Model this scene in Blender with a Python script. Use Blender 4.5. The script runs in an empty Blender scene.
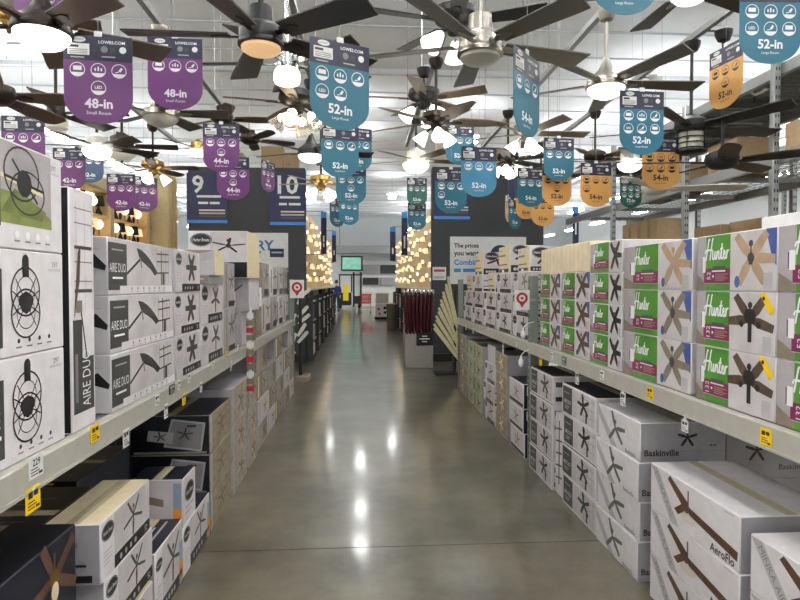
import bpy, bmesh, math, random
from mathutils import Matrix, Vector
random.seed(7)
R = math.radians
SC = bpy.context.scene
COL = SC.collection

# ------------------------------------------------------------------ camera
CAM_H = 1.55
F = 600.0
YAW = math.atan(40 / 600.0)
PITCH = math.atan(16 / 601.3)
cam_d = bpy.data.cameras.new('camera')
cam_d.sensor_width = 36.0
cam_d.lens = 36.0 * F / 800.0
cam_d.clip_end = 200
cam = bpy.data.objects.new('camera', cam_d)
COL.objects.link(cam)
cam.location = (0, 0, CAM_H)
cam.rotation_euler = (math.pi / 2 - PITCH, 0, -YAW)
SC.camera = cam
RM = cam.rotation_euler.to_matrix()

# ------------------------------------------------------------------ world, exposure
w = bpy.data.worlds.new('world')
SC.world = w
w.use_nodes = True
w.node_tree.nodes['Background'].inputs[0].default_value = (0.9, 0.95, 1.0, 1)
w.node_tree.nodes['Background'].inputs[1].default_value = 0.25
SC.view_settings.view_transform = 'Standard'
SC.view_settings.look = 'None'
SC.view_settings.exposure = -0.38
SC.view_settings.gamma = 1.0
SC.view_settings.use_curve_mapping = False
LAMP = 48.0        # strength of the roof strip lights
GLOW = 3.4         # strength of the lit fan glasses


def ray(x, y):
    return RM @ Vector(((x - 400) / F, (300 - y) / F, -1.0))


def at_Y(x, y, Y):
    d = ray(x, y)
    t = Y / d.y
    return Vector((d.x * t, Y, CAM_H + d.z * t))


def at_X(x, y, X):
    d = ray(x, y)
    t = X / d.x
    return Vector((X, d.y * t, CAM_H + d.z * t))


def YX(x, X):
    return at_X(x, 284, X).y


# ------------------------------------------------------------------ materials
MATS = {}


def mat(name, col, rough=0.5, metal=0.0, emit=0.0, var=0.06, scale=18.0, bump=0.0, trans=0.0, stretch=None, spec=None, ecol=None):
    if name in MATS:
        return MATS[name]
    m = bpy.data.materials.new(name)
    m.use_nodes = True
    nt = m.node_tree
    b = nt.nodes['Principled BSDF']
    b.inputs['Roughness'].default_value = rough
    b.inputs['Metallic'].default_value = metal
    if spec is not None:
        b.inputs['Specular IOR Level'].default_value = spec
    c = (col[0], col[1], col[2], 1)
    if var > 0:
        tc = nt.nodes.new('ShaderNodeTexCoord')
        mp = nt.nodes.new('ShaderNodeMapping')
        mp.inputs['Scale'].default_value = stretch or (1, 1, 1)
        nz = nt.nodes.new('ShaderNodeTexNoise')
        nz.inputs['Scale'].default_value = scale
        nz.inputs['Detail'].default_value = 4
        rp = nt.nodes.new('ShaderNodeValToRGB')
        rp.color_ramp.elements[0].position = 0.3
        rp.color_ramp.elements[1].position = 0.7
        rp.color_ramp.elements[0].color = tuple(v * (1 - var) for v in col) + (1,)
        rp.color_ramp.elements[1].color = tuple(min(1, v * (1 + var)) for v in col) + (1,)
        nt.links.new(tc.outputs['Object'], mp.inputs[0])
        nt.links.new(mp.outputs[0], nz.inputs['Vector'])
        nt.links.new(nz.outputs['Fac'], rp.inputs[0])
        nt.links.new(rp.outputs[0], b.inputs['Base Color'])
        if bump > 0:
            bp = nt.nodes.new('ShaderNodeBump')
            bp.inputs['Strength'].default_value = bump
            bp.inputs['Distance'].default_value = 0.005
            nt.links.new(nz.outputs['Fac'], bp.inputs['Height'])
            nt.links.new(bp.outputs[0], b.inputs['Normal'])
    else:
        b.inputs['Base Color'].default_value = c
    if emit > 0:
        e = ecol or col
        b.inputs['Emission Color'].default_value = (e[0], e[1], e[2], 1)
        b.inputs['Emission Strength'].default_value = emit
    if trans > 0:
        b.inputs['Transmission Weight'].default_value = trans
    MATS[name] = m
    return m


def srgb(r, g, b):
    f = lambda v: (v / 255 / 12.92) if v / 255 <= 0.04045 else ((v / 255 + 0.055) / 1.055) ** 2.4
    return (f(r), f(g), f(b))


def concrete():
    m = bpy.data.materials.new('polished_concrete')
    m.use_nodes = True
    nt = m.node_tree
    b = nt.nodes['Principled BSDF']
    tc = nt.nodes.new('ShaderNodeTexCoord')
    geo = nt.nodes.new('ShaderNodeNewGeometry')
    n1 = nt.nodes.new('ShaderNodeTexNoise'); n1.inputs['Scale'].default_value = 1.3; n1.inputs['Detail'].default_value = 8; n1.inputs['Roughness'].default_value = 0.65
    n2 = nt.nodes.new('ShaderNodeTexNoise'); n2.inputs['Scale'].default_value = 40; n2.inputs['Detail'].default_value = 6
    n3 = nt.nodes.new('ShaderNodeTexNoise'); n3.inputs['Scale'].default_value = 3.0; n3.inputs['Detail'].default_value = 6
    for n in (n1, n2, n3):
        nt.links.new(geo.outputs['Position'], n.inputs['Vector'])
    r1 = nt.nodes.new('ShaderNodeValToRGB')
    e = r1.color_ramp.elements
    e[0].position = 0.36; e[0].color = srgb(70, 66, 53) + (1,)
    e[1].position = 0.62; e[1].color = srgb(112, 107, 89) + (1,)
    nt.links.new(n1.outputs['Fac'], r1.inputs[0])
    mx = nt.nodes.new('ShaderNodeMixRGB'); mx.blend_type = 'OVERLAY'; mx.inputs[0].default_value = 0.06
    nt.links.new(r1.outputs[0], mx.inputs[1]); nt.links.new(n2.outputs['Fac'], mx.inputs[2])
    nt.links.new(mx.outputs[0], b.inputs['Base Color'])
    mr = nt.nodes.new('ShaderNodeMapRange')
    mr.inputs['To Min'].default_value = 0.278; mr.inputs['To Max'].default_value = 0.285
    nt.links.new(n3.outputs['Fac'], mr.inputs['Value'])
    nt.links.new(mr.outputs[0], b.inputs['Roughness'])
    b.inputs['Coat Weight'].default_value = 0.6
    b.inputs['Coat Roughness'].default_value = 0.10
    MATS['polished_concrete'] = m
    return m


concrete()
WHITE = mat('white_card', srgb(226, 221, 224), 0.45)
WHITE2 = mat('pale_card', srgb(204, 199, 203), 0.5)
GREYC = mat('grey_card', srgb(164, 160, 164), 0.5)
BROWNC = mat('kraft_card', srgb(164, 138, 104), 0.7, var=0.08)
BEIGE = mat('cream_card', srgb(230, 214, 178), 0.6)
TAN = mat('rustic_print', srgb(144, 131, 110), 0.55, var=0.25, scale=9, stretch=(1, 1, 4))
TAN2 = mat('weathered_print', srgb(165, 155, 142), 0.55, var=0.28, scale=11, stretch=(1, 1, 3))
NAVY = mat('navy_card', srgb(18, 21, 38), 0.4)
NAVYD = mat('navy_dark_card', srgb(13, 15, 25), 0.35)
INK = mat('black_ink', srgb(34, 32, 34), 0.45)
DGREY = mat('charcoal_ink', srgb(62, 62, 62), 0.45)
GREY = mat('grey_ink', srgb(130, 126, 128), 0.5)
LGREY = mat('light_grey_ink', srgb(186, 182, 186), 0.5)
PHOTO = mat('room_photo_print', srgb(168, 161, 164), 0.45, var=0.2, scale=7)
PHOTO2 = mat('pale_room_photo_print', srgb(205, 198, 199), 0.45, var=0.1, scale=8)
WINK = mat('white_ink', srgb(245, 243, 245), 0.5, var=0)
GREEN = mat('green_ink', srgb(76, 136, 46), 0.4, var=0.12, scale=8)
MAROON = mat('maroon_ink', srgb(124, 34, 82), 0.4)
BLUEP = mat('blue_print', srgb(66, 86, 150), 0.45, var=0.15)
FIELD = mat('meadow_print', srgb(128, 136, 74), 0.5, var=0.25, scale=14)
BRONZEINK = mat('bronze_ink', srgb(92, 62, 48), 0.4, var=0.15)
TANINK = mat('tan_ink', srgb(178, 150, 122), 0.5, var=0.12)
TAUPEINK = mat('taupe_ink', srgb(132, 120, 104), 0.5, var=0.15)
YELLOW = mat('yellow_tag', srgb(250, 205, 20), 0.5)
ORANGEINK = mat('orange_ink', srgb(232, 150, 60), 0.5)
RED = mat('red_print', srgb(176, 42, 44), 0.45)
TAPE = mat('clear_tape', srgb(214, 200, 168), 0.25)
BLKCARD = mat('black_card', srgb(26, 26, 28), 0.5)

STEEL = mat('painted_steel', srgb(178, 174, 164), 0.45, bump=0.03)
STEELG = mat('green_grey_steel', srgb(120, 128, 120), 0.5)
STEELD = mat('dark_galvanised', srgb(112, 114, 112), 0.5, 0.4)
GALV = mat('galvanised', srgb(150, 152, 152), 0.4, 0.5)
NICKEL = mat('brushed_nickel', srgb(160, 154, 144), 0.3, 1.0, stretch=(1, 1, 30))
CHROME = mat('chrome', srgb(215, 215, 215), 0.12, 1.0)
BRONZE = mat('oil_bronze', srgb(52, 43, 38), 0.35, 0.7)
BLACKM = mat('matte_black', srgb(30, 28, 28), 0.45, 0.2)
BRASS = mat('antique_brass', srgb(176, 142, 84), 0.3, 1.0)
WOODD = mat('espresso_blade', srgb(50, 42, 38), 0.45, var=0.2, stretch=(2, 14, 2))
WOODM = mat('walnut_blade', srgb(86, 66, 54), 0.45, var=0.22, stretch=(2, 14, 2))
WOODL = mat('weathered_oak_blade', srgb(122, 106, 86), 0.5, var=0.22, stretch=(2, 14, 2))
SILVB = mat('taupe_silver_blade', srgb(86, 81, 72), 0.4, var=0.08, stretch=(2, 14, 2))
WHITEB = mat('white_blade', srgb(216, 214, 206), 0.4)
GREENB = mat('olive_blade', srgb(150, 146, 104), 0.5, var=0.15)
GLASS_ON = mat('lit_white_glass', (1, 0.97, 0.9), 0.3, emit=GLOW, var=0)
GLASS_WARM = mat('lit_warm_glass', (1, 0.82, 0.55), 0.3, emit=GLOW * 0.7, var=0)
GLASS_AMBER = mat('lit_amber_lens', srgb(236, 190, 140), 0.4, emit=0.75, var=0)
GLASS_OFF = mat('frosted_lens', srgb(196, 192, 180), 0.3, var=0.02)
GLASS_DIM = mat('dim_frosted_glass', srgb(214, 210, 196), 0.3, emit=0.35, var=0.02)
GLASS_CLR = mat('clear_glass', (0.9, 0.88, 0.82), 0.05, var=0, trans=0.9)
BULB = mat('lit_bulb', (1, 0.85, 0.6), 0.3, emit=28, var=0)
ROOFUP = mat('added_uplight', (0.95, 0.98, 1), 0.4, emit=LAMP * 1.15, var=0)  # emissive surface added to brighten the ceiling from below
ROOFL = mat('strip_light_lens', (1, 0.98, 0.93), 0.4, emit=LAMP, var=0)
PURPLE = mat('purple_sign', srgb(108, 56, 114), 0.4, var=0.05, scale=3)
TEAL = mat('teal_sign', srgb(38, 104, 126), 0.4, var=0.05, scale=3)
TEALL = mat('light_teal_sign', srgb(62, 128, 164), 0.4, var=0.05, scale=3)
ORANGE = mat('orange_sign', srgb(212, 158, 88), 0.4, var=0.05, scale=3)
DGREEN = mat('green_sign', srgb(36, 92, 84), 0.4, var=0.05, scale=3)
SLATE = mat('slate_sign', srgb(58, 78, 108), 0.4, var=0.05, scale=3)
HEADER = mat('navy_header', srgb(36, 35, 60), 0.4)
CHARW = mat('charcoal_wall', srgb(58, 60, 62), 0.7)
ROYAL = mat('royal_sign', srgb(20, 28, 76), 0.45)
SKYB = mat('sky_blue_print', srgb(62, 140, 220), 0.45)
PAPER = mat('paper_white', srgb(232, 232, 230), 0.5)
ROOF = mat('roof_liner', srgb(238, 240, 243), 0.7, var=0.05, scale=2, bump=0.15)
SEAM = mat('roof_seam', srgb(200, 204, 208), 0.5)
WALLM = mat('store_wall', srgb(216, 220, 222), 0.7)
CREAMP = mat('cream_panel', srgb(236, 214, 164), 0.5)
CREAMD = mat('honey_wood', srgb(228, 198, 146), 0.5, var=0.15, stretch=(6, 6, 1))
LINENW = mat('linen_panel', srgb(226, 208, 170), 0.6)
SKIN = mat('skin', srgb(196, 150, 120), 0.6)
HAIR = mat('dark_hair', srgb(40, 32, 28), 0.6)
CLOTHB = mat('blue_cloth', srgb(30, 44, 110), 0.8)
CLOTHD = mat('denim_cloth', srgb(28, 34, 62), 0.8)
RUBBER = mat('rubber', srgb(24, 24, 24), 0.7)
REDPL = mat('red_plastic', srgb(190, 40, 44), 0.4)
YELPL = mat('yellow_paint', srgb(226, 196, 40), 0.4)
BURG = mat('burgundy_plastic', srgb(78, 20, 26), 0.35, var=0.15)
PALEWD = mat('pale_wood', srgb(206, 196, 158), 0.6, var=0.15)
SCREENM = mat('screen_glow', srgb(120, 180, 160), 0.3, emit=0.6, var=0.3, scale=4)
WIRE = mat('hanging_wire', srgb(150, 150, 150), 0.4, 0.5)


# ------------------------------------------------------------------ mesh builder
class MB:
    def __init__(self):
        self.v = []; self.f = []; self.m = []; self.s = []; self.mats = []

    def mi(self, m):
        if m not in self.mats:
            self.mats.append(m)
        return self.mats.index(m)

    def face(self, pts, m, smooth=False):
        n = len(self.v)
        self.v += [tuple(p) for p in pts]
        self.f.append(tuple(range(n, n + len(pts)))); self.m.append(self.mi(m)); self.s.append(smooth)

    def box(self, x0, x1, y0, y1, z0, z1, m, mtop=None, mend=None, mfront=None):
        n = len(self.v)
        self.v += [(x0, y0, z0), (x1, y0, z0), (x1, y1, z0), (x0, y1, z0), (x0, y0, z1), (x1, y0, z1), (x1, y1, z1), (x0, y1, z1)]
        fs = [((0, 3, 2, 1), m), ((4, 5, 6, 7), mtop or m), ((0, 1, 5, 4), mfront or m), ((2, 3, 7, 6), m), ((1, 2, 6, 5), mend or m), ((3, 0, 4, 7), mend or m)]
        for f, mm in fs:
            self.f.append(tuple(n + i for i in f)); self.m.append(self.mi(mm)); self.s.append(False)
        return self

    def cbox(self, x0, x1, y0, y1, z0, z1, m, c=0.006, mtop=None, mend=None, mfront=None):
        """box with chamfered vertical and top edges"""
        bm = bmesh.new()
        bmesh.ops.create_cube(bm, size=1)
        for v in bm.verts:
            v.co = Vector((x0 + (v.co.x + .5) * (x1 - x0), y0 + (v.co.y + .5) * (y1 - y0), z0 + (v.co.z + .5) * (z1 - z0)))
        bmesh.ops.bevel(bm, geom=bm.edges[:], offset=c, segments=1, affect='EDGES')
        n = len(self.v)
        bm.verts.index_update(); bm.normal_update()
        self.v += [tuple(v.co) for v in bm.verts]
        for f in bm.faces:
            nn = f.normal
            mm = m
            if nn.z > .9: mm = mtop or m
            elif abs(nn.x) > .9: mm = mend or m
            elif nn.y < -.9: mm = mfront or m
            self.f.append(tuple(n + v.index for v in f.verts)); self.m.append(self.mi(mm)); self.s.append(False)
        bm.free()
        return self

    def lathe(self, prof, m, seg=20, c=(0, 0, 0), cap=True, axis=None):
        n = len(self.v)
        for r, z in prof:
            for k in range(seg):
                a = 2 * math.pi * k / seg
                p = Vector((r * math.cos(a), r * math.sin(a), z))
                if axis is not None:
                    p = axis @ p
                self.v.append((c[0] + p.x, c[1] + p.y, c[2] + p.z))
        i = self.mi(m)
        for j in range(len(prof) - 1):
            for k in range(seg):
                a = n + j * seg + k; b = n + j * seg + (k + 1) % seg
                self.f.append((a, b, b + seg, a + seg)); self.m.append(i); self.s.append(True)
        if cap:
            self.f.append(tuple(n + k for k in range(seg))[::-1]); self.m.append(i); self.s.append(False)
            e = n + (len(prof) - 1) * seg
            self.f.append(tuple(e + k for k in range(seg))); self.m.append(i); self.s.append(False)
        return self

    def tube(self, path, r, m, seg=8):
        n = len(self.v)
        P = [Vector(p) for p in path]
        for j, p in enumerate(P):
            d = (P[min(j + 1, len(P) - 1)] - P[max(j - 1, 0)]).normalized()
            u = d.cross(Vector((0, 0, 1)))
            if u.length < 1e-3: u = Vector((1, 0, 0))
            u.normalize(); q = d.cross(u)
            rr = r[j] if isinstance(r, (list, tuple)) else r
            for k in range(seg):
                a = 2 * math.pi * k / seg
                self.v.append(tuple(p + u * (rr * math.cos(a)) + q * (rr * math.sin(a))))
        i = self.mi(m)
        for j in range(len(P) - 1):
            for k in range(seg):
                a = n + j * seg + k; b = n + j * seg + (k + 1) % seg
                self.f.append((a, b, b + seg, a + seg)); self.m.append(i); self.s.append(True)
        self.f.append(tuple(n + k for k in range(seg))[::-1]); self.m.append(i); self.s.append(False)
        e = n + (len(P) - 1) * seg
        self.f.append(tuple(e + k for k in range(seg))); self.m.append(i); self.s.append(False)
        return self

    def prism(self, poly, z0, z1, m, mtop=None, fn=None):
        """2D outline extruded; fn maps (x, y, z) to space"""
        fn = fn or (lambda x, y, z: (x, y, z))
        n = len(self.v); k = len(poly)
        self.v += [fn(x, y, z0) for x, y in poly] + [fn(x, y, z1) for x, y in poly]
        i = self.mi(m); t = self.mi(mtop or m)
        self.f.append(tuple(range(n, n + k))[::-1]); self.m.append(i); self.s.append(False)
        self.f.append(tuple(range(n + k, n + 2 * k))); self.m.append(t); self.s.append(False)
        for j in range(k):
            a = n + j; b = n + (j + 1) % k
            self.f.append((a, b, b + k, a + k)); self.m.append(i); self.s.append(False)
        return self

    def mesh(self, name):
        me = bpy.data.meshes.new(name)
        me.from_pydata(self.v, [], self.f)
        for m in self.mats:
            me.materials.append(m)
        me.polygons.foreach_set('material_index', self.m)
        me.polygons.foreach_set('use_smooth', self.s)
        me.validate()
        me.update()
        bm = bmesh.new(); bm.from_mesh(me)
        bmesh.ops.recalc_face_normals(bm, faces=bm.faces) if not getattr(self, 'keep', False) else None
        bm.to_mesh(me); bm.free()
        try:
            me.set_sharp_from_angle(angle=R(40))
        except Exception:
            pass
        return me


def link(name, data, parent=None, loc=(0, 0, 0), rot=(0, 0, 0)):
    o = bpy.data.objects.new(name, data)
    COL.objects.link(o)
    o.location = loc; o.rotation_euler = rot
    if parent is not None:
        o.parent = parent
    return o


def tag(o, label=None, cat=None, group=None, kind=None):
    if label: o['label'] = label
    if cat: o['category'] = cat
    if group: o['group'] = group
    if kind: o['kind'] = kind
    return o


def thing(name, label, cat, loc=(0, 0, 0), rz=0, group=None):
    return tag(link(name, None, None, loc, (0, 0, rz)), label, cat, group)


def part(name, mb, parent, loc=(0, 0, 0), rot=(0, 0, 0)):
    return link(name, mb.mesh(name), parent, loc, rot)


class Proto:
    """a thing's parts, built once and set down many times"""
    def __init__(self, name):
        self.name = name; self.parts = []

    def add(self, name, mb, loc=(0, 0, 0), rot=(0, 0, 0), under=None, label=None):
        me = mb if isinstance(mb, bpy.types.Mesh) else mb.mesh(name)
        self.parts.append((name, me, loc, rot, under, label))
        return len(self.parts) - 1

    def spawn(self, loc, rz, label, cat, group=None, tilt=(0, 0)):
        t = thing(self.name, label, cat, loc, 0, group)
        t.rotation_euler = (tilt[0], tilt[1], rz)
        made = []
        for n, me, l, r, u, lb in self.parts:
            o = link(n, me, made[u] if u is not None else t, l, r)
            if lb: o['label'] = lb
            made.append(o)
        return t


# ------------------------------------------------------------------ flat print helpers
_TXT = {}


def text2d(s, bold=0.0, shear=0.0):
    k = (s, bold, shear)
    if k in _TXT:
        return _TXT[k]
    cu = bpy.data.curves.new('lettering_curve', 'FONT')
    cu.body = s; cu.resolution_u = 2; cu.offset = bold; cu.shear = shear
    ob = bpy.data.objects.new('lettering_curve', cu)
    me = bpy.data.meshes.new_from_object(ob)
    vs = [(v.co.x, v.co.y) for v in me.vertices]
    fs = [tuple(p.vertices) for p in me.polygons]
    bpy.data.objects.remove(ob); bpy.data.curves.remove(cu); bpy.data.meshes.remove(me)
    x0 = min(v[0] for v in vs); x1 = max(v[0] for v in vs); y0 = min(v[1] for v in vs); y1 = max(v[1] for v in vs)
    vs = [((v[0] - x0), (v[1] - y0)) for v in vs]
    _TXT[k] = (vs, fs, x1 - x0, y1 - y0)
    return _TXT[k]


# print too small or blurred to read in the photograph is set as plain word bars
BLUR = {'Chandeliers', 'Vanity Lights', 'Pendants', 'Lamp Shades', 'Bulbs', 'Lamps', 'Outdoor', 'Lanterns', 'SALE', 'Glow', 'LIGHTING', 'Sticks', 'CAGED FAN', 'ARCHITECT', 'New',
        'Wall Lights', 'Vanity', 'our picks.', '99.00', '52 in', '4', '11', '12'}


class Print:
    """flat print laid on one face: fn(u, v, e) gives the point e metres proud of the face"""
    def __init__(self, fn):
        self.fn = fn; self.mb = MB(); self.mb.keep = True; self.k = 0

    def poly(self, pts, m, e=1):
        a = sum(pts[i][0] * pts[(i + 1) % len(pts)][1] - pts[(i + 1) % len(pts)][0] * pts[i][1] for i in range(len(pts)))
        if a < 0: pts = pts[::-1]
        self.k = (self.k + 1) % 24
        self.mb.face([self.fn(u, v, e * 0.0006 + self.k * 1.2e-5) for u, v in pts], m)
        return self

    def rect(self, u0, v0, u1, v1, m, e=1):
        return self.poly([(u0, v0), (u1, v0), (u1, v1), (u0, v1)], m, e)

    def disc(self, u, v, r, m, e=1, ry=None, n=20):
        ry = ry or r
        return self.poly([(u + r * math.cos(2 * math.pi * k / n), v + ry * math.sin(2 * math.pi * k / n)) for k in range(n)], m, e)

    def ring(self, u, v, r0, r1, m, e=1, n=24, sq=1.0):
        for k in range(n):
            a = 2 * math.pi * k / n; b = 2 * math.pi * (k + 1) / n
            self.poly([(u + r0 * math.cos(a), v + sq * r0 * math.sin(a)), (u + r1 * math.cos(a), v + sq * r1 * math.sin(a)),
                       (u + r1 * math.cos(b), v + sq * r1 * math.sin(b)), (u + r0 * math.cos(b), v + sq * r0 * math.sin(b))], m, e)
        return self

    def line(self, pts, wd, m, e=1):
        for (a, b), (c, d) in zip(pts[:-1], pts[1:]):
            l = math.hypot(c - a, d - b) or 1
            nx, ny = -(d - b) / l * wd / 2, (c - a) / l * wd / 2
            self.poly([(a + nx, b + ny), (c + nx, d + ny), (c - nx, d - ny), (a - nx, b - ny)], m, e)
        return self

    def text(self, s, u, v, h, m, e=2, bold=0.0, wmax=None, align='c', rot=0, shear=0.0):
        vs, fs, wd, ht = text2d(s, bold, shear)
        sc = h / ht
        sx = sc if wmax is None else min(sc, wmax / wd)
        ox = {'c': -wd / 2, 'l': 0, 'r': -wd}[align]
        ca, sa = math.cos(rot), math.sin(rot)
        if s in BLUR:
            x = ox * sx
            tot = sum(len(w_) for w_ in s.split()) + len(s.split()) - 1
            for w_ in s.split():
                x2 = x + wd * sx * len(w_) / tot
                self.poly([(u + a * ca - b * sa, v + a * sa + b * ca) for a, b in ((x, -h * .3), (x2, -h * .3), (x2, h * .3), (x, h * .3))], m, e)
                x = x2 + wd * sx / tot
            return self
        n = len(self.mb.v)
        for x, y in vs:
            a, b = (x + ox) * sx, (y - ht / 2) * sc
            self.mb.v.append(tuple(self.fn(u + a * ca - b * sa, v + a * sa + b * ca, e * 0.0006)))
        i = self.mb.mi(m)
        for f in fs:
            self.mb.f.append(tuple(n + k for k in f)); self.mb.m.append(i); self.mb.s.append(False)
        return self

    def bars(self, u, v, wd, n, dv, th, m, e=1):
        for k in range(n):
            self.rect(u, v - k * dv, u + wd * (1 - 0.25 * (k % 2)), v - k * dv + th, m, e)
        return self

    def fan(self, u, v, rad, n, ph, m, wd=0.16, sq=0.8, hub=0.16, e=2, mh=None, rod=0.0, tip=1.25, lamp=None, angs=None):
        for a in ([R(v_) for v_ in angs] if angs else [ph + 2 * math.pi * k / n for k in range(n)]):
            ca, sa = math.cos(a), math.sin(a)
            q = []
            for rr, ww in ((hub * .7, wd * .5), (0.4, wd * .8), (1.0, wd * tip * .5), (1.0, -wd * tip * .5), (0.4, -wd * .8), (hub * .7, -wd * .5)):
                x = rr * ca - ww * .7 * sa; y = rr * sa + ww * .7 * ca
                q.append((u + rad * x, v + rad * sq * y))
            self.poly(q, m, e)
        if rod:
            self.rect(u - rad * .03, v, u + rad * .03, v + rad * rod, mh or m, e)
            self.disc(u, v + rad * rod, rad * .1, mh or m, e + .5, n=10)
        self.disc(u, v, rad * hub, mh or m, e + .5, n=12)
        if lamp:
            self.disc(u, v - rad * hub * .7, rad * hub * .8, lamp, e + 1, n=12)
        return self


HUNTER = [
    [(0.02, 0.0), (0.10, 0.35), (0.24, 0.98), (0.30, 1.08), (0.33, 1.0)], [(0.36, 0.0), (0.44, 0.4), (0.58, 1.02), (0.64, 1.1)],
    [(-0.08, 0.34), (0.02, 0.5), (0.5, 0.52), (0.62, 0.46)],
    [(0.62, 0.46), (0.58, 0.12), (0.64, 0.02), (0.74, 0.1), (0.82, 0.44), (0.79, 0.1), (0.84, 0.02), (0.92, 0.12)],
    [(0.92, 0.12), (1.0, 0.44), (0.94, 0.02), (1.0, 0.3), (1.1, 0.45), (1.15, 0.4), (1.12, 0.08), (1.18, 0.02), (1.26, 0.12)],
    [(1.26, 0.12), (1.42, 0.8), (1.32, 0.12), (1.38, 0.02), (1.46, 0.1)], [(1.24, 0.52), (1.5, 0.56)],
    [(1.46, 0.1), (1.58, 0.2), (1.66, 0.38), (1.58, 0.46), (1.52, 0.3), (1.54, 0.08), (1.62, 0.02), (1.72, 0.14)],
    [(1.72, 0.14), (1.82, 0.46), (1.76, 0.02), (1.82, 0.3), (1.92, 0.46), (1.98, 0.4)]]


def fronts(L, H, D):
    return {'front': lambda u, v, e: (u - L / 2, -D / 2 - e, v),
            'end_r': lambda u, v, e: (L / 2 + e, -D / 2 + u, v),
            'end_l': lambda u, v, e: (-L / 2 - e, D / 2 - u, v),
            'top': lambda u, v, e: (u - L / 2, -D / 2 + v, H + e)}


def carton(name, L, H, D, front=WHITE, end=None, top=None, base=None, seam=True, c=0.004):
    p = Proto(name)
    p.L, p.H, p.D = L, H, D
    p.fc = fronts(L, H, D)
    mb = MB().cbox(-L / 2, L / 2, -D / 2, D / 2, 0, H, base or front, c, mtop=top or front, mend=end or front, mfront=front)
    p.add('carton_body', mb)
    if seam:
        q = Print(p.fc['top'])
        q.rect(0.004, D / 2 - .025, L - .004, D / 2 + .025, TAPE, .5)
        q.line([(0.004, D / 2), (L - .004, D / 2)], .002, GREY, .8)
        p.add('tape', q.mb)
    return p


def decal(p, face, name, draw, label=None):
    q = Print(p.fc[face])
    draw(q)
    p.add(name, q.mb, label=label)


def oval_logo(q, u, v, r, e=2):
    q.disc(u, v, r, INK, e, ry=r * .62)
    q.ring(u, v, r * .88, r * .93, LGREY, e + .4, sq=.62, n=20)
    q.text('Harbor Breeze', u, v, r * .3, WINK, e + 1, wmax=r * 1.5)


ROWS = {1: ['only'], 2: ['bottom', 'top'], 3: ['bottom', 'middle', 'top'], 4: ['bottom', 'second lowest', 'third lowest', 'top'], 5: ['bottom', 'second lowest', 'middle', 'fourth lowest', 'top']}

# ================================================================== SETTING
X0, X1, Y0, Y1, ROOF_Z = -15.0, 15.0, -6.0, 43.0, 6.3


def struct(name, mb, parent=None, **k):
    o = part(name, mb, parent, **k)
    if parent is None:
        o['kind'] = 'structure'
    return o


FLOOR = struct('floor', MB().box(X0, X1, Y0, Y1, -0.2, -0.015, mat('joint_filler', srgb(72, 68, 58), 0.6)))
ys = [Y0, -2.6, 3.5, 9.6, 15.7, 21.8, 27.9, 34.0, Y1]
for a, b in zip(ys[:-1], ys[1:]):
    for c, d in ((X0, -4.2), (-4.2, 4.6), (4.6, X1)):
        part('floor_slab', MB().box(c + .003, d - .003, a + .003, b - .003, -0.0149, 0.0, MATS['polished_concrete']), FLOOR)
CEIL = struct('ceiling', MB().box(X0, X1, Y0, Y1, ROOF_Z, ROOF_Z + .15, ROOF))
seam_me = MB().box(X0, X1, -.012, .012, -.03, 0, SEAM).mesh('roof_seam')
y = Y0 + .5
while y < Y1:
    link('roof_seam', seam_me, CEIL, (0, y, ROOF_Z)); y += 1.28
purlin_me = MB().box(X0, X1, -.04, .04, -.1, 0, mat('painted_purlin', srgb(226, 229, 232), 0.5)).mesh('purlin')
for y in (-2, 3, 8, 13.4, 23.4, 28.4, 33.4, 38.4):
    link('purlin', purlin_me, CEIL, (0, y, ROOF_Z))
girder_me = MB().box(-.06, .06, Y0, Y1, -.35, -.2, mat('painted_girder', srgb(186, 190, 194), 0.5)).mesh('girder')
for x in (-10.2, 9.6):
    link('girder', girder_me, CEIL, (x, 0, ROOF_Z))
struct('wall_left', MB().box(X0 - .2, X0, Y0, Y1, 0, ROOF_Z, WALLM))
struct('wall_right', MB().box(X1, X1 + .2, Y0, Y1, 0, ROOF_Z, WALLM))
struct('wall_back', MB().box(X0, X1, Y1, Y1 + .2, 0, ROOF_Z, WALLM))
struct('wall_front', MB().box(X0, X1, Y0 - .2, Y0, 0, ROOF_Z, WALLM))

# roof strip lights, with added lamps in the outer and rear rows
sl = Proto('strip_light')
sl.add('housing', MB().box(-.16, .16, -.7, .7, 0, .06, mat('white_enamel', srgb(235, 235, 235), 0.4)))
sl.add('lens', MB().box(-.14, .14, -.68, .68, -.02, 0, ROOFL))
sl.add('added_uplight', MB().box(-.12, .12, -.66, .66, .06, .075, ROOFUP))  # glowing top added to throw light up at the ceiling
for yy in (-.5, .5):
    sl.add('suspension_wire', MB().tube([(0, yy, .06), (0, yy, ROOF_Z - 4.75)], .004, WIRE, 5))
LZ = 4.75
rowname = {-12.5: 'row along the left wall', -9.5: 'far left row', -6.5: 'partly added outer left row', -3: 'left row', 0: 'row over the aisle', 3: 'right row', 6.5: 'partly added outer right row', 9.5: 'far right row', 12.5: 'row along the right wall'}  # outer rows: mid-store lamps added to brighten the ceiling
LY = [-3.5, -0.2, 3.0, 6.1, 13.0, 17.0, 21.5, 26.0, 31.0, 35.0, 39.0]  # rear lamps of inner and outer rows added to lighten the back wall
ordn = ['nearest', 'second', 'third', 'fourth', 'fifth', 'sixth', 'seventh', 'eighth', 'ninth', 'tenth', 'last']
for x in rowname:
    for k, y in enumerate(LY):
        if abs(x) < 4 and 8 < y < 30 or (x == 0 and y > 8):
            continue
        sl.spawn((x + {0: .4, -3: -.35}.get(x, 0), y, LZ), 0, 'white strip light under the roof, %s in the %s' % (ordn[k], rowname[x]), 'light', 'roof strip lights')
sp = Proto('round_high_bay')
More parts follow.
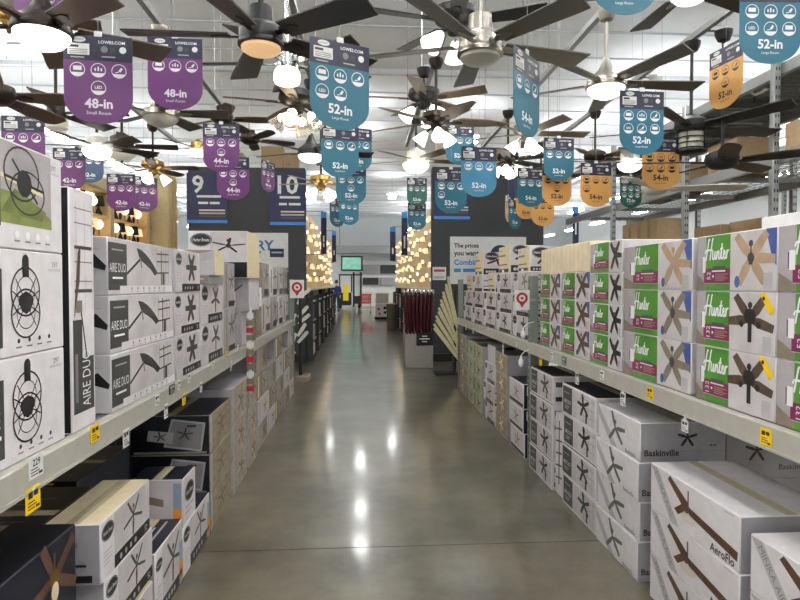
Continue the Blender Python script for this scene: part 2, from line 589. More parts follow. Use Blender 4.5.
sp.add('housing', MB().lathe([(.03, .16), (.08, .14), (.17, .05), (.18, 0)], GALV, 20))
sp.add('lens', MB().lathe([(.165, 0), (.16, -.02), (.1, -.03)], ROOFL, 20))
sp.add('added_uplight_ring', MB().lathe([(.1, .17), (.2, .15), (.2, .13), (.1, .15)], ROOFUP, 20))  # glowing ring added over the housing, lights the ceiling
sp.add('suspension_wire', MB().tube([(0, 0, .16), (0, 0, 1.0)], .004, WIRE, 5))
for k, (x, y) in enumerate([(0, 15.7), (0, 18.4), (0, 23.4), (-1.4, 26.2), (1.4, 26.2), (-2.4, 18.9), (2.95, 15.8)]):
    sp.spawn((x, y, 5.3), 0, 'round high bay light above the far aisle, %s' % ['nearest on the centre line', 'second on the centre line', 'third on the centre line', 'rear left', 'rear right', 'outer left', 'outer right'][k], 'light', 'round lights above the far aisle')

# ------------------------------------------------------------------ racks
SHZ = 1.045                    # top of the shelf beams
RX, LX = 1.455, -0.935         # fronts of the right and left beams
RF, LF = 1.50, -0.965          # fronts of the boxes on the shelves
RFL, LFL = 1.435, -0.93        # fronts of the boxes on the floor


def rack(name, side, ya, yb, label, posts):
    s = 1 if side == 'r' else -1
    xf = RX if side == 'r' else LX
    t = thing(name, label, 'shelving rack', (xf, (ya + yb) / 2, 0), 0, 'shelving racks of the fan aisle')
    h = (yb - ya) / 2

    def bx(a, b, y0, y1, z0, z1, m):
        return MB().cbox(min(s * a, s * b), max(s * a, s * b), y0, y1, z0, z1, m, .004)
    bm = bx(0, .045, -h, h, .955, SHZ - .001, STEEL)
    bm.box(min(0, s * -.004), max(0, s * -.004), -h, h, .955, .965, STEEL)
    part('front_beam', bm, t)
    part('rear_beam', bx(.98, 1.03, -h, h, .955, SHZ - .001, STEEL), t)
    k = max(1, round((yb - ya) / .3))
    for i in range(k):
        a = -h + (yb - ya) * i / k
        part('deck_board', bx(.05, .975, a + .004, a + (yb - ya) / k - .004, 1.015, SHZ - .003, STEELD), t)
    for py in posts:
        for xx in (0.012, .95):
            mb = bx(xx, xx + .07, py - ya - h - .04, py - ya - h + .04, 0, 1.62, STEELG)
            p = part('upright_post', mb, t)
            if xx < .5:
                fx = s * (xx - .0006)
                q = MB()
                for z in [0.06 + .06 * j for j in range(26)]:
                    yy = py - ya - h
                    q.face([(fx, yy - .012, z), (fx, yy + .012, z), (fx, yy + .012, z + .028), (fx, yy - .012, z + .028)], BLKCARD)
                part('slot', q, p)['kind'] = 'stuff'
    return t


rack('shelving_rack', 'r', 1.0, 5.165, 'grey steel shelving rack bay at right front holding the green-panel cartons', [1.06, 5.125])
rack('shelving_rack', 'r', 5.167, 8.95, 'grey steel shelving rack bay at right rear holding white oval-logo cartons', [8.9])
rack('shelving_rack', 'l', 0.8, 5.545, 'grey steel shelving rack bay at left front holding the cage-fan cartons', [.86, 5.5])
rack('shelving_rack', 'l', 5.547, 8.75, 'grey steel shelving rack bay at left rear with narrow cartons', [8.7])

# ------------------------------------------------------------------ carton designs
LEFT, RIGHT = math.pi / 2, -math.pi / 2


def put(p, side, yn, z, label, group, face=None, dx=0.0):
    """yn = Y of the near end; the box runs away from the camera by its length"""
    s = 1 if side == 'r' else -1
    f = face if face is not None else (RF if side == 'r' else LF)
    return p.spawn((f + s * (p.D / 2 + dx), yn + p.L / 2, z), RIGHT if side == 'r' else LEFT, label, 'carton', group)


def put_turned(p, side, y, z, label, group, face):
    """printed face towards the camera"""
    s = 1 if side == 'r' else -1
    return p.spawn((face + s * p.L / 2, y + p.D / 2, z), 0, label, 'carton', group)


def hunter(L, H, D, g, gr, ink, ink2, num, yellow=False, blue=True, lamp=None):
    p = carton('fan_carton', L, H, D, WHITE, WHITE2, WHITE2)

    def room(q):
        q.rect(0.003, .003, g, H - .003, PHOTO)
        q.poly([(0.003, .003), (g, .003), (g, H * .12), (0.003, H * .3)], TAUPEINK, 2)
        q.rect(g * .55, H * .35, g * .62, H * .6, DGREY, 2)
        q.rect(g * .62, H * .33, g * .95, H * .62, WINK, 2)
    decal(p, 'front', 'room_picture', room)

    def green(q):
        q.rect(g, .003, gr, H - .003, GREEN)
        q.rect(g + .3 * (gr - g), H * .40, gr - .2 * (gr - g), H * .44, DGREEN, 2)
        q.rect(g * .82, H * .13, gr, H * .40, MAROON, 2)
        q.rect(g * .82, H * .13, gr, H * .14, LGREY, 2.5)
    decal(p, 'front', 'green_panel', green, 'green panel with maroon band')

    def letters(q):
        k = min((gr - g) * .5, H * .36)
        for st in HUNTER:
            q.line([(g + x * k * .97, H * .55 + y_ * k) for x, y_ in st], k * .1, WINK, 3)
        q.text(num, g + .13 * (gr - g), H * .27, H * .11, WINK, 3, rot=math.pi / 2, wmax=H * .2)
        q.bars(g + .27 * (gr - g), H * .34, (gr - g) * .55, 1, .02, H * .025, WINK, 3)
        q.bars(g + .42 * (gr - g), H * .29, (gr - g) * .5, 4, H * .035, H * .014, TANINK, 3)
        q.disc(g + .32 * (gr - g), H * .26, H * .025, WINK, 3, n=10)
    decal(p, 'front', 'lettering', letters)

    def fan(q):
        q.rect(gr, .003, L - .003, H - .003, PHOTO2)
        if blue:
            q.poly([(L - .003, H - .003), (L - .12 * L, H - .003), (L - .05 * L, H * .5), (L - .003, H * .4)], BLUEP, 1.4)
            q.disc(gr + (L - gr) * .17, H * .16, H * .07, BLUEP, 3.4, ry=H * .1)
        c = gr + (L - gr) * .47
        q.fan(c, H * .55, (L - gr) * .5, 5, .94, ink, wd=.3, sq=1.02 * H / (L - gr), hub=.15, mh=ink2, rod=.4, angs=[131, 49, 186, -14] if yellow else [131, 49, -4, 238, 306])
        q.rect(c - .012, H * (.18 if yellow else .44), c + .012, H * .55, ink2, 3.6)
        if yellow:
            q.disc(c, H * .6, .035, ink2, 3.8, ry=H * .13)
            for du in (-.05, .05):
                q.disc(c + du, H * .47, .014, ink2, 3.8, n=10)
        q.rect(gr + (L - gr) * .74, .01, gr + (L - gr) * .92, H * .3, LGREY, 2)
    decal(p, 'front', 'fan_picture', fan)
    if yellow:
        def tg(q):
            u = gr + (L - gr) * .78
            q.poly([(u - .03, H * .97), (u + .0, H), (u + .055, H * .72), (u + .03, H * .64)], YELLOW, 4)
            q.disc(u - .006, H * .9, .008, INK, 4.6, n=10)
        decal(p, 'front', 'yellow_sticker', tg)
    return p


G = 'green-panel fan cartons on the right shelf'
colr = [
    (hunter(.53, .237, .42, .08, .26, TAUPEINK, DGREY, '52'), YX(860, RF), 3, ['52', '132', '132'], 'nearest green-panel stack'),
]
h1t = hunter(.515, .237, .42, .07, .24, TANINK, DGREY, '52')
h1y = hunter(.515, .237, .42, .07, .24, WOODM, INK, '132', yellow=True, blue=False)
h0 = hunter(.52, .237, .42, .09, .28, TAUPEINK, DGREY, '132', blue=False)
h0b = hunter(.52, .237, .42, .09, .28, TAUPEINK, DGREY, '52', blue=False)
for k, p in enumerate((h0, h0b, h0b)):
    put(p, 'r', YX(777, RF) - .525, SHZ + k * .238, '%s green-panel fan carton of the stack cut by the right picture edge' % ROWS[3][k], G)
for k, p in enumerate((h1y, h1y, h1t)):
    put(p, 'r', YX(777, RF), SHZ + k * .238, ['bottom green-panel carton with yellow sticker, second stack from the right edge', 'middle green-panel carton with yellow sticker and dark fan on right shelf', 'top green-panel carton with pale tan fan, above the yellow-sticker cartons'][k], G)
h2 = hunter(.70, .237, .42, .14, .39, TAUPEINK, DGREY, '52')
h2t = hunter(.70, .237, .42, .14, .39, TANINK, TANINK, '52')
for k, p in enumerate((h2, h2, h2t)):
    put(p, 'r', YX(692, RF), SHZ + k * .238, ['bottom green-panel carton with taupe fan in the long-carton stack', 'middle green-panel carton with taupe fan in the long-carton stack', 'top long green-panel carton with a light tan fan'][k], G)
h3 = hunter(.475, .19, .42, .08, .29, INK, INK, '52', blue=False)
for k in range(4):
    put(h3, 'r', YX(622, RF), SHZ + k * .191, '%s of four shallow green-panel cartons with black fan' % ROWS[4][k], G)
h4 = hunter(.545, .195, .42, .04, .27, WOODM, WOODM, '44')
for k in range(3):
    put(h4, 'r', YX(590, RF), SHZ + k * .196, '%s green-panel carton in the stack with a cream box on top' % ROWS[3][k], G)
h5 = hunter(.50, .195, .42, .04, .25, WOODM, WOODM, '44')
for k in range(3):
    put(h5, 'r', YX(560.5, RF), SHZ + k * .196, '%s green-panel carton beside the right upright post' % ROWS[3][k], G)
cream = carton('cream_carton', .54, .2, .4, BEIGE, BEIGE, BEIGE)
decal(cream, 'front', 'wood_grain_print', lambda q: [q.rect(.02 + .08 * i, .01, .075 + .08 * i, .19, mat('cream_print', srgb(236, 220, 188), .5, var=.08)) for i in range(6)])
put(cream, 'r', YX(590, RF), SHZ + 3 * .196, 'cream fan carton on top of green-panel cartons, nearer one', 'cream cartons on right shelf')
put(cream, 'r', YX(560.5, RF) + .01, SHZ + 3 * .196, 'cream fan carton on top of green-panel cartons beside the post', 'cream cartons on right shelf', dx=.02)


def cross_box(L, H, D, nb=5, ph=.6, strip=.2, logo=True, ink=INK, body=WHITE, end=WHITE2, top=None, wd=.22, side='l', txt=None, col=.24):
    """white fan carton: oval logo column, grey picture with a crossed fan, dark strip"""
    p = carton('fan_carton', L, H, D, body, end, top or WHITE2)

    def pic(q):
        q.rect(L * col, H * strip, L - .004, H - .004, PHOTO2)
        q.fan(L * (col + 1) / 2, H * (strip + 1) / 2, min(L * (1 - col) * .5, H * .47), nb, ph, ink, wd=wd, sq=.78, hub=.1, rod=.35)
    decal(p, 'front', 'fan_picture', pic)

    def st(q):
        q.rect(L * col, .004, L - .004, H * strip, INK)
        for i in range(4):
            q.disc(L * (col + .12 + .1 * i), H * strip * .5, H * strip * .22, LGREY, 2, n=8)
        q.text(txt or '52', L * .9, H * strip * .5, H * strip * .45, WINK, 2, wmax=L * .12)
    decal(p, 'front', 'dark_strip', st)
    if logo:
        decal(p, 'front', 'oval_logo', lambda q: (oval_logo(q, L * col * .52, H * .78, L * col * .46), q.bars(L * col * .2, H * .45, L * col * .6, 4, H * .07, H * .02, LGREY)))

    def en(q):
        q.rect(.02, H * .62, D * .6, H * .7, GREY)
        q.rect(.02, H * .3, D * .75, H * .34, INK)
        q.rect(.02, .01, D * .85, H * .16, INK)
        q.rect(D * .3, H * .03, D * .5, H * .13, WINK, 2)
        q.text('52 in', D * .2, H * .85, H * .08, DGREY, 2)
    decal(p, 'end_' + side, 'end_print', en)
    return p


# ---- right rear bay: oval-logo cartons
G = 'white oval-logo cartons in the right rear bay'
cb = [cross_box(.62, .205, .42, 5, .3 + .4 * i, ink=[INK, DGREY, TAUPEINK][i], side='r', wd=.3) for i in range(3)]
wherr = ['beside the right upright post', 'one stack beyond the right post', 'third stack beyond the right post', 'fourth stack beyond the right post', 'at the far end of the right shelf']
yy = 5.21
for c in range(5):
    nr = [3, 3, 2, 3, 2][c]
    for k in range(nr):
        put(cb[(c + k) % 3], 'r', yy, SHZ + k * .206, '%s white oval-logo carton %s' % (ROWS[nr][k], wherr[c]), G, dx=random.uniform(0, .02))
    yy += .70
tb = cross_box(.34, .28, .5, 4, .4, end=BEIGE, body=WHITE, side='l', col=.02, logo=False, strip=.28)
decal(tb, 'front', 'oval_logo', lambda q: oval_logo(q, .11, .23, .085, 4))
tb2 = cross_box(.27, .22, .4, 4, .9, end=BEIGE, body=WHITE, side='l', col=.02, logo=False, strip=.2)
decal(tb2, 'front', 'oval_logo', lambda q: oval_logo(q, .10, .17, .08, 4))
for c, (yv, p, zz) in enumerate([(5.3, tb2, 3), (6.0, tb, 3), (6.65, tb2, 2), (7.35, tb, 3), (8.05, tb2, 2)]):
    put_turned(p, 'r', yv, SHZ + zz * .206 + .001, 'turned carton with oval logo and cream side atop the right rear stacks, %s' % ordn[c], 'turned cartons above the right rear bay', RF + .02)

# ---- right floor level
def aero(L, H, D):
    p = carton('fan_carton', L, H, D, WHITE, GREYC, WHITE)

    def band(q):
        q.poly([(.004, H * .97), (L * .1, H * .97), (L * .38, .004), (L * .27, .004)], LGREY)
        q.text('MINKA AIRE', L * .19, H * .5, H * .13, GREY, 2, rot=-math.atan2(H * .97, L * .28), wmax=L * .34)
    decal(p, 'front', 'diagonal_band', band)
    decal(p, 'front', 'title_lettering', lambda q: q.text('AeroFlo', L * .84, H * .13, H * .16, INK, 2, wmax=L * .26, bold=.02))
    decal(p, 'front', 'small_print', lambda q: q.rect(L * .86, H * .93, L * .95, H * .955, LGREY, 2))

    def pic(q):
        cx, cy = L * .47, H * .52
        q.poly([(cx - L * .035, cy - H * .04), (cx + L * .015, cy + H * .12), (cx - L * .205, H * .97), (cx - L * .235, H * .87)], BRONZEINK, 2)
        q.poly([(cx, cy + H * .06), (cx + L * .03, cy - H * .1), (L * .98, H * .19), (L * .985, H * .36)], BRONZEINK, 2)
        q.poly([(cx - L * .02, cy + H * .1), (cx + L * .01, cy - H * .02), (cx - L * .1, cy - H * .24), (cx - L * .15, cy - H * .17)], BRONZEINK, 2)
        q.rect(cx + L * .008, cy, cx + L * .024, cy + H * .36, BRONZEINK, 2)
        q.disc(cx, cy, H * .1, BRONZEINK, 2.5)
        q.disc(cx + L * .02, cy - H * .2, L * .085, mat('glass_print', srgb(216, 212, 200), .5), 3, ry=H * .1)
    decal(p, 'front', 'fan_picture', pic)

    def en(q):
        q.text('Aero', D * .2, H * .45, H * .12, INK, 2)
        q.fan(D * .6, H * .5, H * .3, 5, .3, DGREY, wd=.25)
    decal(p, 'end_r', 'end_print', en)
    return p


def bask(L, H, D):
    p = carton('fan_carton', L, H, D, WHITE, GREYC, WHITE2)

    def pic(q):
        q.poly([(.004, H * .7), (.004, H * .95), (L * .5, .004), (L * .34, .004)], LGREY)
        q.fan(L * .45, H * .52, H * .6, 5, 1.95, mat('pewter_ink', srgb(98, 94, 94), .5), wd=.22, sq=.8, hub=.1, rod=.3, angs=[113, 8, -44, 228])
        q.text('Baskinville', L * .8, H * .1, H * .1, INK, 2, wmax=L * .3)
    decal(p, 'front', 'fan_picture', pic)

    def en(q):
        q.text('Baskinville', D * .25, H * .24, H * .16, INK, 2, wmax=D * .46, bold=.02)
        q.fan(D * .55, H * .62, H * .26, 5, .3, INK, wd=.25, sq=1)
        q.text('52 in', D * .85, H * .42, H * .06, DGREY, 2)
        q.rect(.006, H * .28 - .002, D - .006, H * .28, GREY, 1)
    decal(p, 'end_r', 'end_print', en)
    return p


def lineart(L, H, D, dark=.33, side='r'):
    """dark panel at the left, inked fan over thin window lines"""
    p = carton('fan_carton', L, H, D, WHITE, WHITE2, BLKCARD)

    def pn(q):
        q.rect(.02, .015, L * dark, H - .015, DGREY)
        q.text('AIRE DUO', L * dark * .55, H * .45, H * .13, WINK, 2, wmax=L * dark * .7)
        q.bars(L * dark * .25, H * .72, L * dark * .5, 1, .01, H * .03, LGREY, 2)
        q.bars(L * dark * .3, H * .28, L * dark * .45, 2, H * .07, H * .03, LGREY, 2)
    decal(p, 'front', 'dark_panel', pn)

    def pic(q):
        c = L * (dark + 1) / 2
        q.rect(L * dark + .01, .015, L - .012, H - .015, PHOTO2)
        q.line([(c + L * .1, H * .5), (c + L * .1, .02)], .006, DGREY, 2)
        q.rect(c + L * .06, .02, c + L * .1, H * .4, DGREY, 2)
        for v in (.3, .55, .8):
            q.line([(c - L * .1, H * v), (L - .02, H * v)], .0025, GREY, 1.6)
        for u in (.0, .12, .24):
            q.line([(c + L * u, H * .1), (c + L * u, H * .9)], .0025, GREY, 1.6)
        q.fan(c, H * .58, H * .5, 5, .5, INK, wd=.28, sq=.72, hub=.22, rod=.5)
    decal(p, 'front', 'fan_picture', pic)
    decal(p, 'end_' + side, 'end_print', lambda q: (q.rect(.02, H * .12, D * .6, H * .28, INK), q.rect(.02, H * .62, D * .5, H * .8, DGREY)))
    return p


G = 'cartons stacked on the floor along the right rack'
ae = aero(YX(653, RFL) - YX(744, RFL), .222, .42)
for k in range(3):
    put(ae, 'r', YX(744, RFL), k * .2235, '%s white carton with bronze three-blade fan, front right floor stack' % ROWS[3][k], G, RFL)
ae2 = aero(.66, .21, .42)
for k in range(3):
    put(ae2, 'r', YX(744, RFL) - .72, k * .2115, '%s white bronze-fan carton in the bottom right corner of the picture' % ROWS[3][k], G, RFL, dx=-.0)
bk = bask(YX(598, RFL) - YX(640, RFL), .207, .46)
for k in range(4):
    put(bk, 'r', YX(640, RFL), k * .208, '%s white carton with pewter five-blade fan in the four-high floor stack' % ROWS[4][k], G, RFL, dx=.01 * (k % 2))
la = lineart(YX(563, RFL) - YX(597, RFL), .212, .42)
for k in range(4):
    put(la, 'r', YX(597, RFL), k * .2135, '%s dark-panel carton of the near dark-panel stack on the floor' % ROWS[4][k], G, RFL, dx=.008 * ((k + 1) % 2))
la2 = lineart(YX(530.5, RFL) - YX(553, RFL), .213, .42)
for k in range(4):
    put(la2, 'r', YX(553, RFL), k * .2145, '%s dark-panel carton in the stack under the right upright post' % ROWS[4][k], G, RFL, dx=.006 * (k % 2))
thin = carton('fan_carton', .17, .6, .4, WHITE, WHITE2, WHITE2)
decal(thin, 'front', 'fan_picture', lambda q: ([q.line([(.02, .12 + .09 * i), (.15, .14 + .09 * i)], .012, DGREY, 2) for i in range(5)], q.line([(.09, .08), (.09, .55)], .02, INK, 2)))
put(thin, 'r', YX(561.5, RFL), 0, 'tall narrow white carton squeezed between the two dark-panel stacks', G, RFL, dx=.02)
# rear part of the right floor row
wh = cross_box(.5, .22, .42, 4, .3, side='r', ink=DGREY)
nv = carton('fan_carton', .5, .22, .42, WHITE, NAVY, NAVY)
decal(nv, 'front', 'fan_picture', lambda q: (q.rect(.02, .05, .48, .2, PHOTO2), q.fan(.26, .12, .09, 5, .2, GREY, wd=.2), q.rect(.02, .01, .48, .04, INK)))
decal(nv, 'end_r', 'end_print', lambda q: (q.rect(.03, .12, .15, .2, WINK), q.disc(.1, .06, .03, DGREY, 2), q.rect(.2, .1, .38, .15, RED)))
rs = carton('fan_carton', .5, .21, .42, TAN2, GREYC, DGREY)
decal(rs, 'front', 'fan_picture', lambda q: (q.rect(.03, .02, .47, .19, TAN), q.fan(.25, .11, .1, 5, .7, BEIGE, wd=.25)))
gg = carton('fan_carton', .5, .2, .42, mat('sage_print', srgb(176, 176, 150), .5, var=.25, scale=12), GREYC, DGREY)
decal(gg, 'front', 'fan_picture', lambda q: (q.rect(.02, .02, .1, .18, mat('moss_ink', srgb(120, 134, 92), .5, var=.2)), q.fan(.3, .1, .1, 5, .2, DGREY, wd=.25)))
for c, (yv, p, nr, nm) in enumerate([(5.19, nv, 3, 'white-front navy-ended'), (5.8, rs, 4, 'rustic tan'), (6.38, wh, 3, 'white oval-logo'), (7.0, gg, 4, 'sage patterned'), (7.55, gg, 4, 'sage patterned end-of-rack'), (8.1, rs, 4, 'rustic tan end-of-rack')]):
    for k in range(nr):
        put(p, 'r', yv, k * (p.H + .0015), '%s %s carton on the floor under the right rear shelf' % (ROWS[nr][k], nm), G, RFL, dx=random.uniform(0, .02))
gb = carton('grey_carton', .34, .2, .4, mat('slate_card', srgb(120, 122, 128), .5), WHITE2, mat('slate_card2', srgb(110, 112, 118), .5))
decal(gb, 'front', 'oval_logo', lambda q: oval_logo(q, .15, .16, .07))
put_turned(gb, 'r', 6.4, 3 * .2215 + .001, 'grey carton with oval logo lying above the floor stack near the right post', G, RFL + .03)
# spare stock deeper under the right shelf
star = carton('fan_carton', .5, .262, .42, mat('taupe_card', srgb(150, 144, 144), .5), GREYC, WHITE2)
decal(star, 'front', 'fan_picture', lambda q: q.fan(.17, .15, .065, 5, .3, INK, wd=.22, sq=1))
decal(star, 'front', 'title_lettering', lambda q: q.text('Baskinville', .38, .06, .03, INK, 2))
for i, (yv, xx, zz) in enumerate([(3.21, 2.16, 0), (3.21, 2.16, .2635), (3.21, 2.16, .527), (3.9, 2.18, 0), (3.9, 2.18, .2635), (3.9, 2.18, .527)]):
    star.spawn((xx, yv, zz), 0, 'grey star-fan carton behind the right floor stacks, %s one' % ['front lowest', 'front second', 'front top', 'rear lowest', 'rear second', 'rear top'][i], 'carton', 'grey cartons behind the floor stacks')
flatw = carton('fan_carton', .5, .1, .6, WHITE2, GREYC, WHITE)
decal(flatw, 'front', 'dark_strip', lambda q: q.rect(.01, .01, .49, .04, INK))
flatw.spawn((2.17, 3.35, .792), 0, 'flat white carton lying on the grey star-fan cartons', 'carton')

# ------------------------------------------------------------------ left shelf
G = 'cage-fan cartons at the near end of the left shelf'


def cage(q, u, v, r, ink=INK, e=2):
    for dv in (.32, -.32):
        q.ring(u, v + dv * r, r * .72, r * .78, ink, e, n=24, sq=.95)
        q.ring(u, v + dv * r, r * .46, r * .49, ink, e, n=20, sq=.95)
    for a in (45, 135, 225, 315, 20, 160, 200, 340):
        q.line([(u, v), (u + r * .75 * math.cos(R(a)), v + r * 1.0 * math.sin(R(a)))], r * .04, ink, e)
    q.disc(u, v, r * .34, ink, e + .5, n=8)
    q.disc(u - r * .2, v + r * .05, r * .2, ink, e + .5, n=10)
    q.disc(u + r * .2, v + r * .05, r * .2, ink, e + .5, n=10)
    q.rect(u - r * .17, v + r * .75, u + r * .17, v + r * 1.25, ink, e + .5)
    q.disc(u, v + r * 1.25, r * .17, ink, e + .5, n=12)


def cagebox(photo):
    L, H, D = .72, .30, .42
    p = carton('fan_carton', L, H, D, WHITE, WHITE2, WHITE2)

    def pn(q):
        q.rect(.01, .03 if not photo else .06, .385, H - .055 if not photo else H * .7, DGREY)
        q.text('AIRE', .30, H * .46, .045 if not photo else .035, WINK, 2, wmax=.16)
        q.text('CAGED FAN', .30, H * .3, .018, WINK, 2)
    decal(p, 'front', 'dark_panel', pn)

    def pic(q):
        if photo:
            q.rect(.385, .07, L - .07, H - .006, PHOTO)
            q.poly([(.385, .07), (L - .07, .07), (L - .07, .10), (.52, .155), (.385, .16)], FIELD, 1.5)
            q.poly([(.385, .10), (.45, .17), (.62, .12), (.6, .09)], mat('olive_print', srgb(108, 118, 62), .5, var=.3), 1.8)
            q.ring(.49, .215, .085, .092, INK, 2, sq=.85); q.ring(.52, .165, .085, .092, INK, 2, sq=.7)
            q.disc(.50, .19, .04, INK, 3, n=10); q.line([(.40, .2), (.6, .18)], .008, INK, 3); q.line([(.44, .25), (.57, .14)], .008, INK, 3)
            q.line([(.385, .2), (.6, .17)], .012, BEIGE, 1.9)
        else:
            cage(q, .50, H * .5, .098)
    decal(p, 'front', 'fan_picture', pic)

    def small(q):
        for i in range(4):
            u = .46 + i * .055
            q.disc(u, .042, .007 if not photo else .012, DGREY if not photo else WINK, 2, n=8)
            q.rect(u - .014, .022, u + .014, .026, GREY, 2)
        q.text('297', L - .055, H * .88, .016, GREY, 2)
        q.ring(L - .055, H * .88, .001, .002, GREY, 2, n=6)
        for dv in (.86, .845):
            q.rect(L - .095, H * dv - .01, L - .02, H * dv - .008, LGREY, 2)
    decal(p, 'front', 'small_print', small)
    return p


cg, cgp = cagebox(False), cagebox(True)
yn = YX(63, LF)
for k in range(3):
    put(cgp if k == 2 else cg, 'l', yn - .72, SHZ + k * .3015, ['bottom white carton with black caged fan, near end of left shelf', 'middle white carton with black caged fan, near end of left shelf', 'top carton with caged fan pictured over a green meadow'][k], G)
L_, H_ = YX(94, LF) - YX(70, LF), .83
tall = carton('fan_carton', L_, H_, .42, WHITE, BLKCARD, WHITE2)


def tallpr(q):
    q.rect(.015, .06, L_ - .012, H_ * .46, DGREY)
    q.rect(L_ * .45, H_ * .30, L_ - .012, H_ * .46, WHITE, 1.5)
    q.text('AIRE DUO', L_ * .6, H_ * .21, L_ * .34, WINK, 3, rot=math.pi / 2, wmax=H_ * .24)
    q.bars(L_ * .15, H_ * .12, .02, 1, .1, H_ * .2, GREY, 2)


decal(tall, 'front', 'dark_panel', tallpr)


def tallpic(q):
    for v in (.58, .62, .70, .76, .86, .92):
        q.line([(.03, H_ * v), (L_ - .02, H_ * v)], .004 if v not in (.58, .76) else .012, GREY if v not in (.58, .76) else DGREY, 2)
    for u in (.25, .6, .9):
        q.line([(L_ * u, H_ * .5), (L_ * u, H_ * .95)], .003, LGREY, 1.6)
    q.poly([(L_ * .12, H_ * .46), (L_ * .3, H_ * .74), (L_ * .42, H_ * .77), (L_ * .36, H_ * .62)], WOODM, 3)
    q.line([(L_ * .4, H_ * .5), (L_ * .62, H_ * .3)], .008, INK, 3)
    q.rect(L_ * .2, H_ * .49, L_ * .45, H_ * .54, TAUPEINK, 3)


decal(tall, 'front', 'fan_picture', tallpic)
put(tall, 'l', YX(70, LF), SHZ, 'tall upright white carton with black side beside the caged-fan stack', 'upright carton on left shelf')


def duo(L, H, D):
    p = carton('fan_carton', L, H, D, WHITE2, WHITE2, WHITE2)
    a = .19

    def pn(q):
        q.rect(.004, .02, a, H - .02, DGREY)
        q.text('AIRE DUO', a * .5, H * .48, H * .16, WINK, 2, wmax=a * .85)
        q.bars(a * .2, H * .78, a * .6, 1, .01, H * .025, LGREY, 2)
        q.text('ARCHITECT', a * .5, H * .3, H * .06, WINK, 2, wmax=a * .7)
    decal(p, 'front', 'dark_panel', pn)

    def pic(q):
        q.rect(a, .04, L - .01, H - .01, PHOTO2)
        arc = [(.30 + .27 * t, H * (.88 - .45 * t ** 1.8)) for t in (0, .2, .4, .6, .8, 1)]
        low = [(.53 - .19 * t, H * (.36 + .3 * t ** .7)) for t in (0, .3, .6, 1)]
        q.poly(arc + low, DGREY, 2)
        q.line([(a, H * .38), (.34, H * .66)], .012, INK, 2)
        q.line([(.345, H * .7), (.36, H * .5)], .012, GREY, 2)
        q.line([(L * .78, .04), (L * .78, H * .9)], .012, DGREY, 2)
        q.rect(L * .80, .04, L * .84, H * .42, DGREY, 2)
        for v in (.42, .66, .82):
            q.line([(L * .70, H * v), (L * .92, H * (v + .02))], .007, DGREY, 2)
        for u in (.7, .86, .92):
            q.line([(L * u, .05), (L * u, H * .9)], .003, GREY, 1.6)
    decal(p, 'front', 'fan_picture', pic)

    def icons(q):
        q.rect(a * .6, .004, L - .01, H * .16, WHITE, 2.4)
        for i in range(7):
            q.disc(a + .05 + i * .07, H * .11, H * .03, GREY, 3, n=8); q.rect(a + .035 + i * .07, H * .04, a + .065 + i * .07, H * .06, LGREY, 3)
    decal(p, 'front', 'icon_strip', icons)
    decal(p, 'end_l', 'end_print', lambda q: (q.text('297', D - .09, H * .85, H * .12, DGREY, 2), q.poly([(D - .12, H * .55), (D - .05, H * .7), (D - .005, H * .5), (D - .01, H * .42)], INK, 2), q.rect(D - .12, H * .78, D - .03, H * .785, GREY, 2)))
    return p


G = 'long cartons with curved blade on the left shelf'
du = duo(YX(174, LF) - YX(110, LF), .229, .42)
for k in range(3):
    put(du, 'l', YX(110, LF), SHZ + k * .2305, '%s long pale carton with dark panel and curved fan blade' % ROWS[3][k], G, dx=.004 * k)

G = 'crossed-fan cartons on the left shelf'
x4 = cross_box(YX(200, LF) - YX(175.5, LF), .229, .42, 6, 0.0, .2, ink=DGREY, wd=.34, body=WHITE2)
for k in range(3):
    put(x4, 'l', YX(175.5, LF), SHZ + k * .2305, '%s oval-logo carton with six crossed dark blades' % ROWS[3][k], G, dx=.006 * (k % 2))
x5 = cross_box(YX(222, LF) - YX(201, LF), .25, .42, 5, .9, .24, ink=DGREY, wd=.22, body=WHITE2, col=.3)
for k in range(2):
    put(x5, 'l', YX(201, LF), SHZ + k * .2515, '%s oval-logo carton with thin-bladed fan on left shelf' % ROWS[2][k], G)
rm = carton('fan_carton', .24, .16, .26, PHOTO, BEIGE, GREYC)
decal(rm, 'front', 'room_picture', lambda q: (q.rect(.004, .004, .236, .156, PHOTO), q.poly([(.004, .06), (.236, .1), (.236, .004), (.004, .004)], LGREY, 2), q.poly([(.004, .1), (.236, .156), (.004, .156)], TAUPEINK, 2)))
flat = carton('fan_carton', .26, .055, .4, mat('taupe_print', srgb(142, 130, 120), .5), GREYC, GREYC)
decal(flat, 'front', 'lettering', lambda q: q.bars(.03, .03, .2, 1, .02, .008, LGREY))
ya = YX(203, LF)
put_turned(flat, 'l', ya, SHZ + .503, 'flat taupe carton lying on the thin-bladed fan cartons', G, -.93)
put_turned(rm, 'l', ya + .02, SHZ + .559, 'small carton with grey room photo and cream side on the left stack', G, -.90)
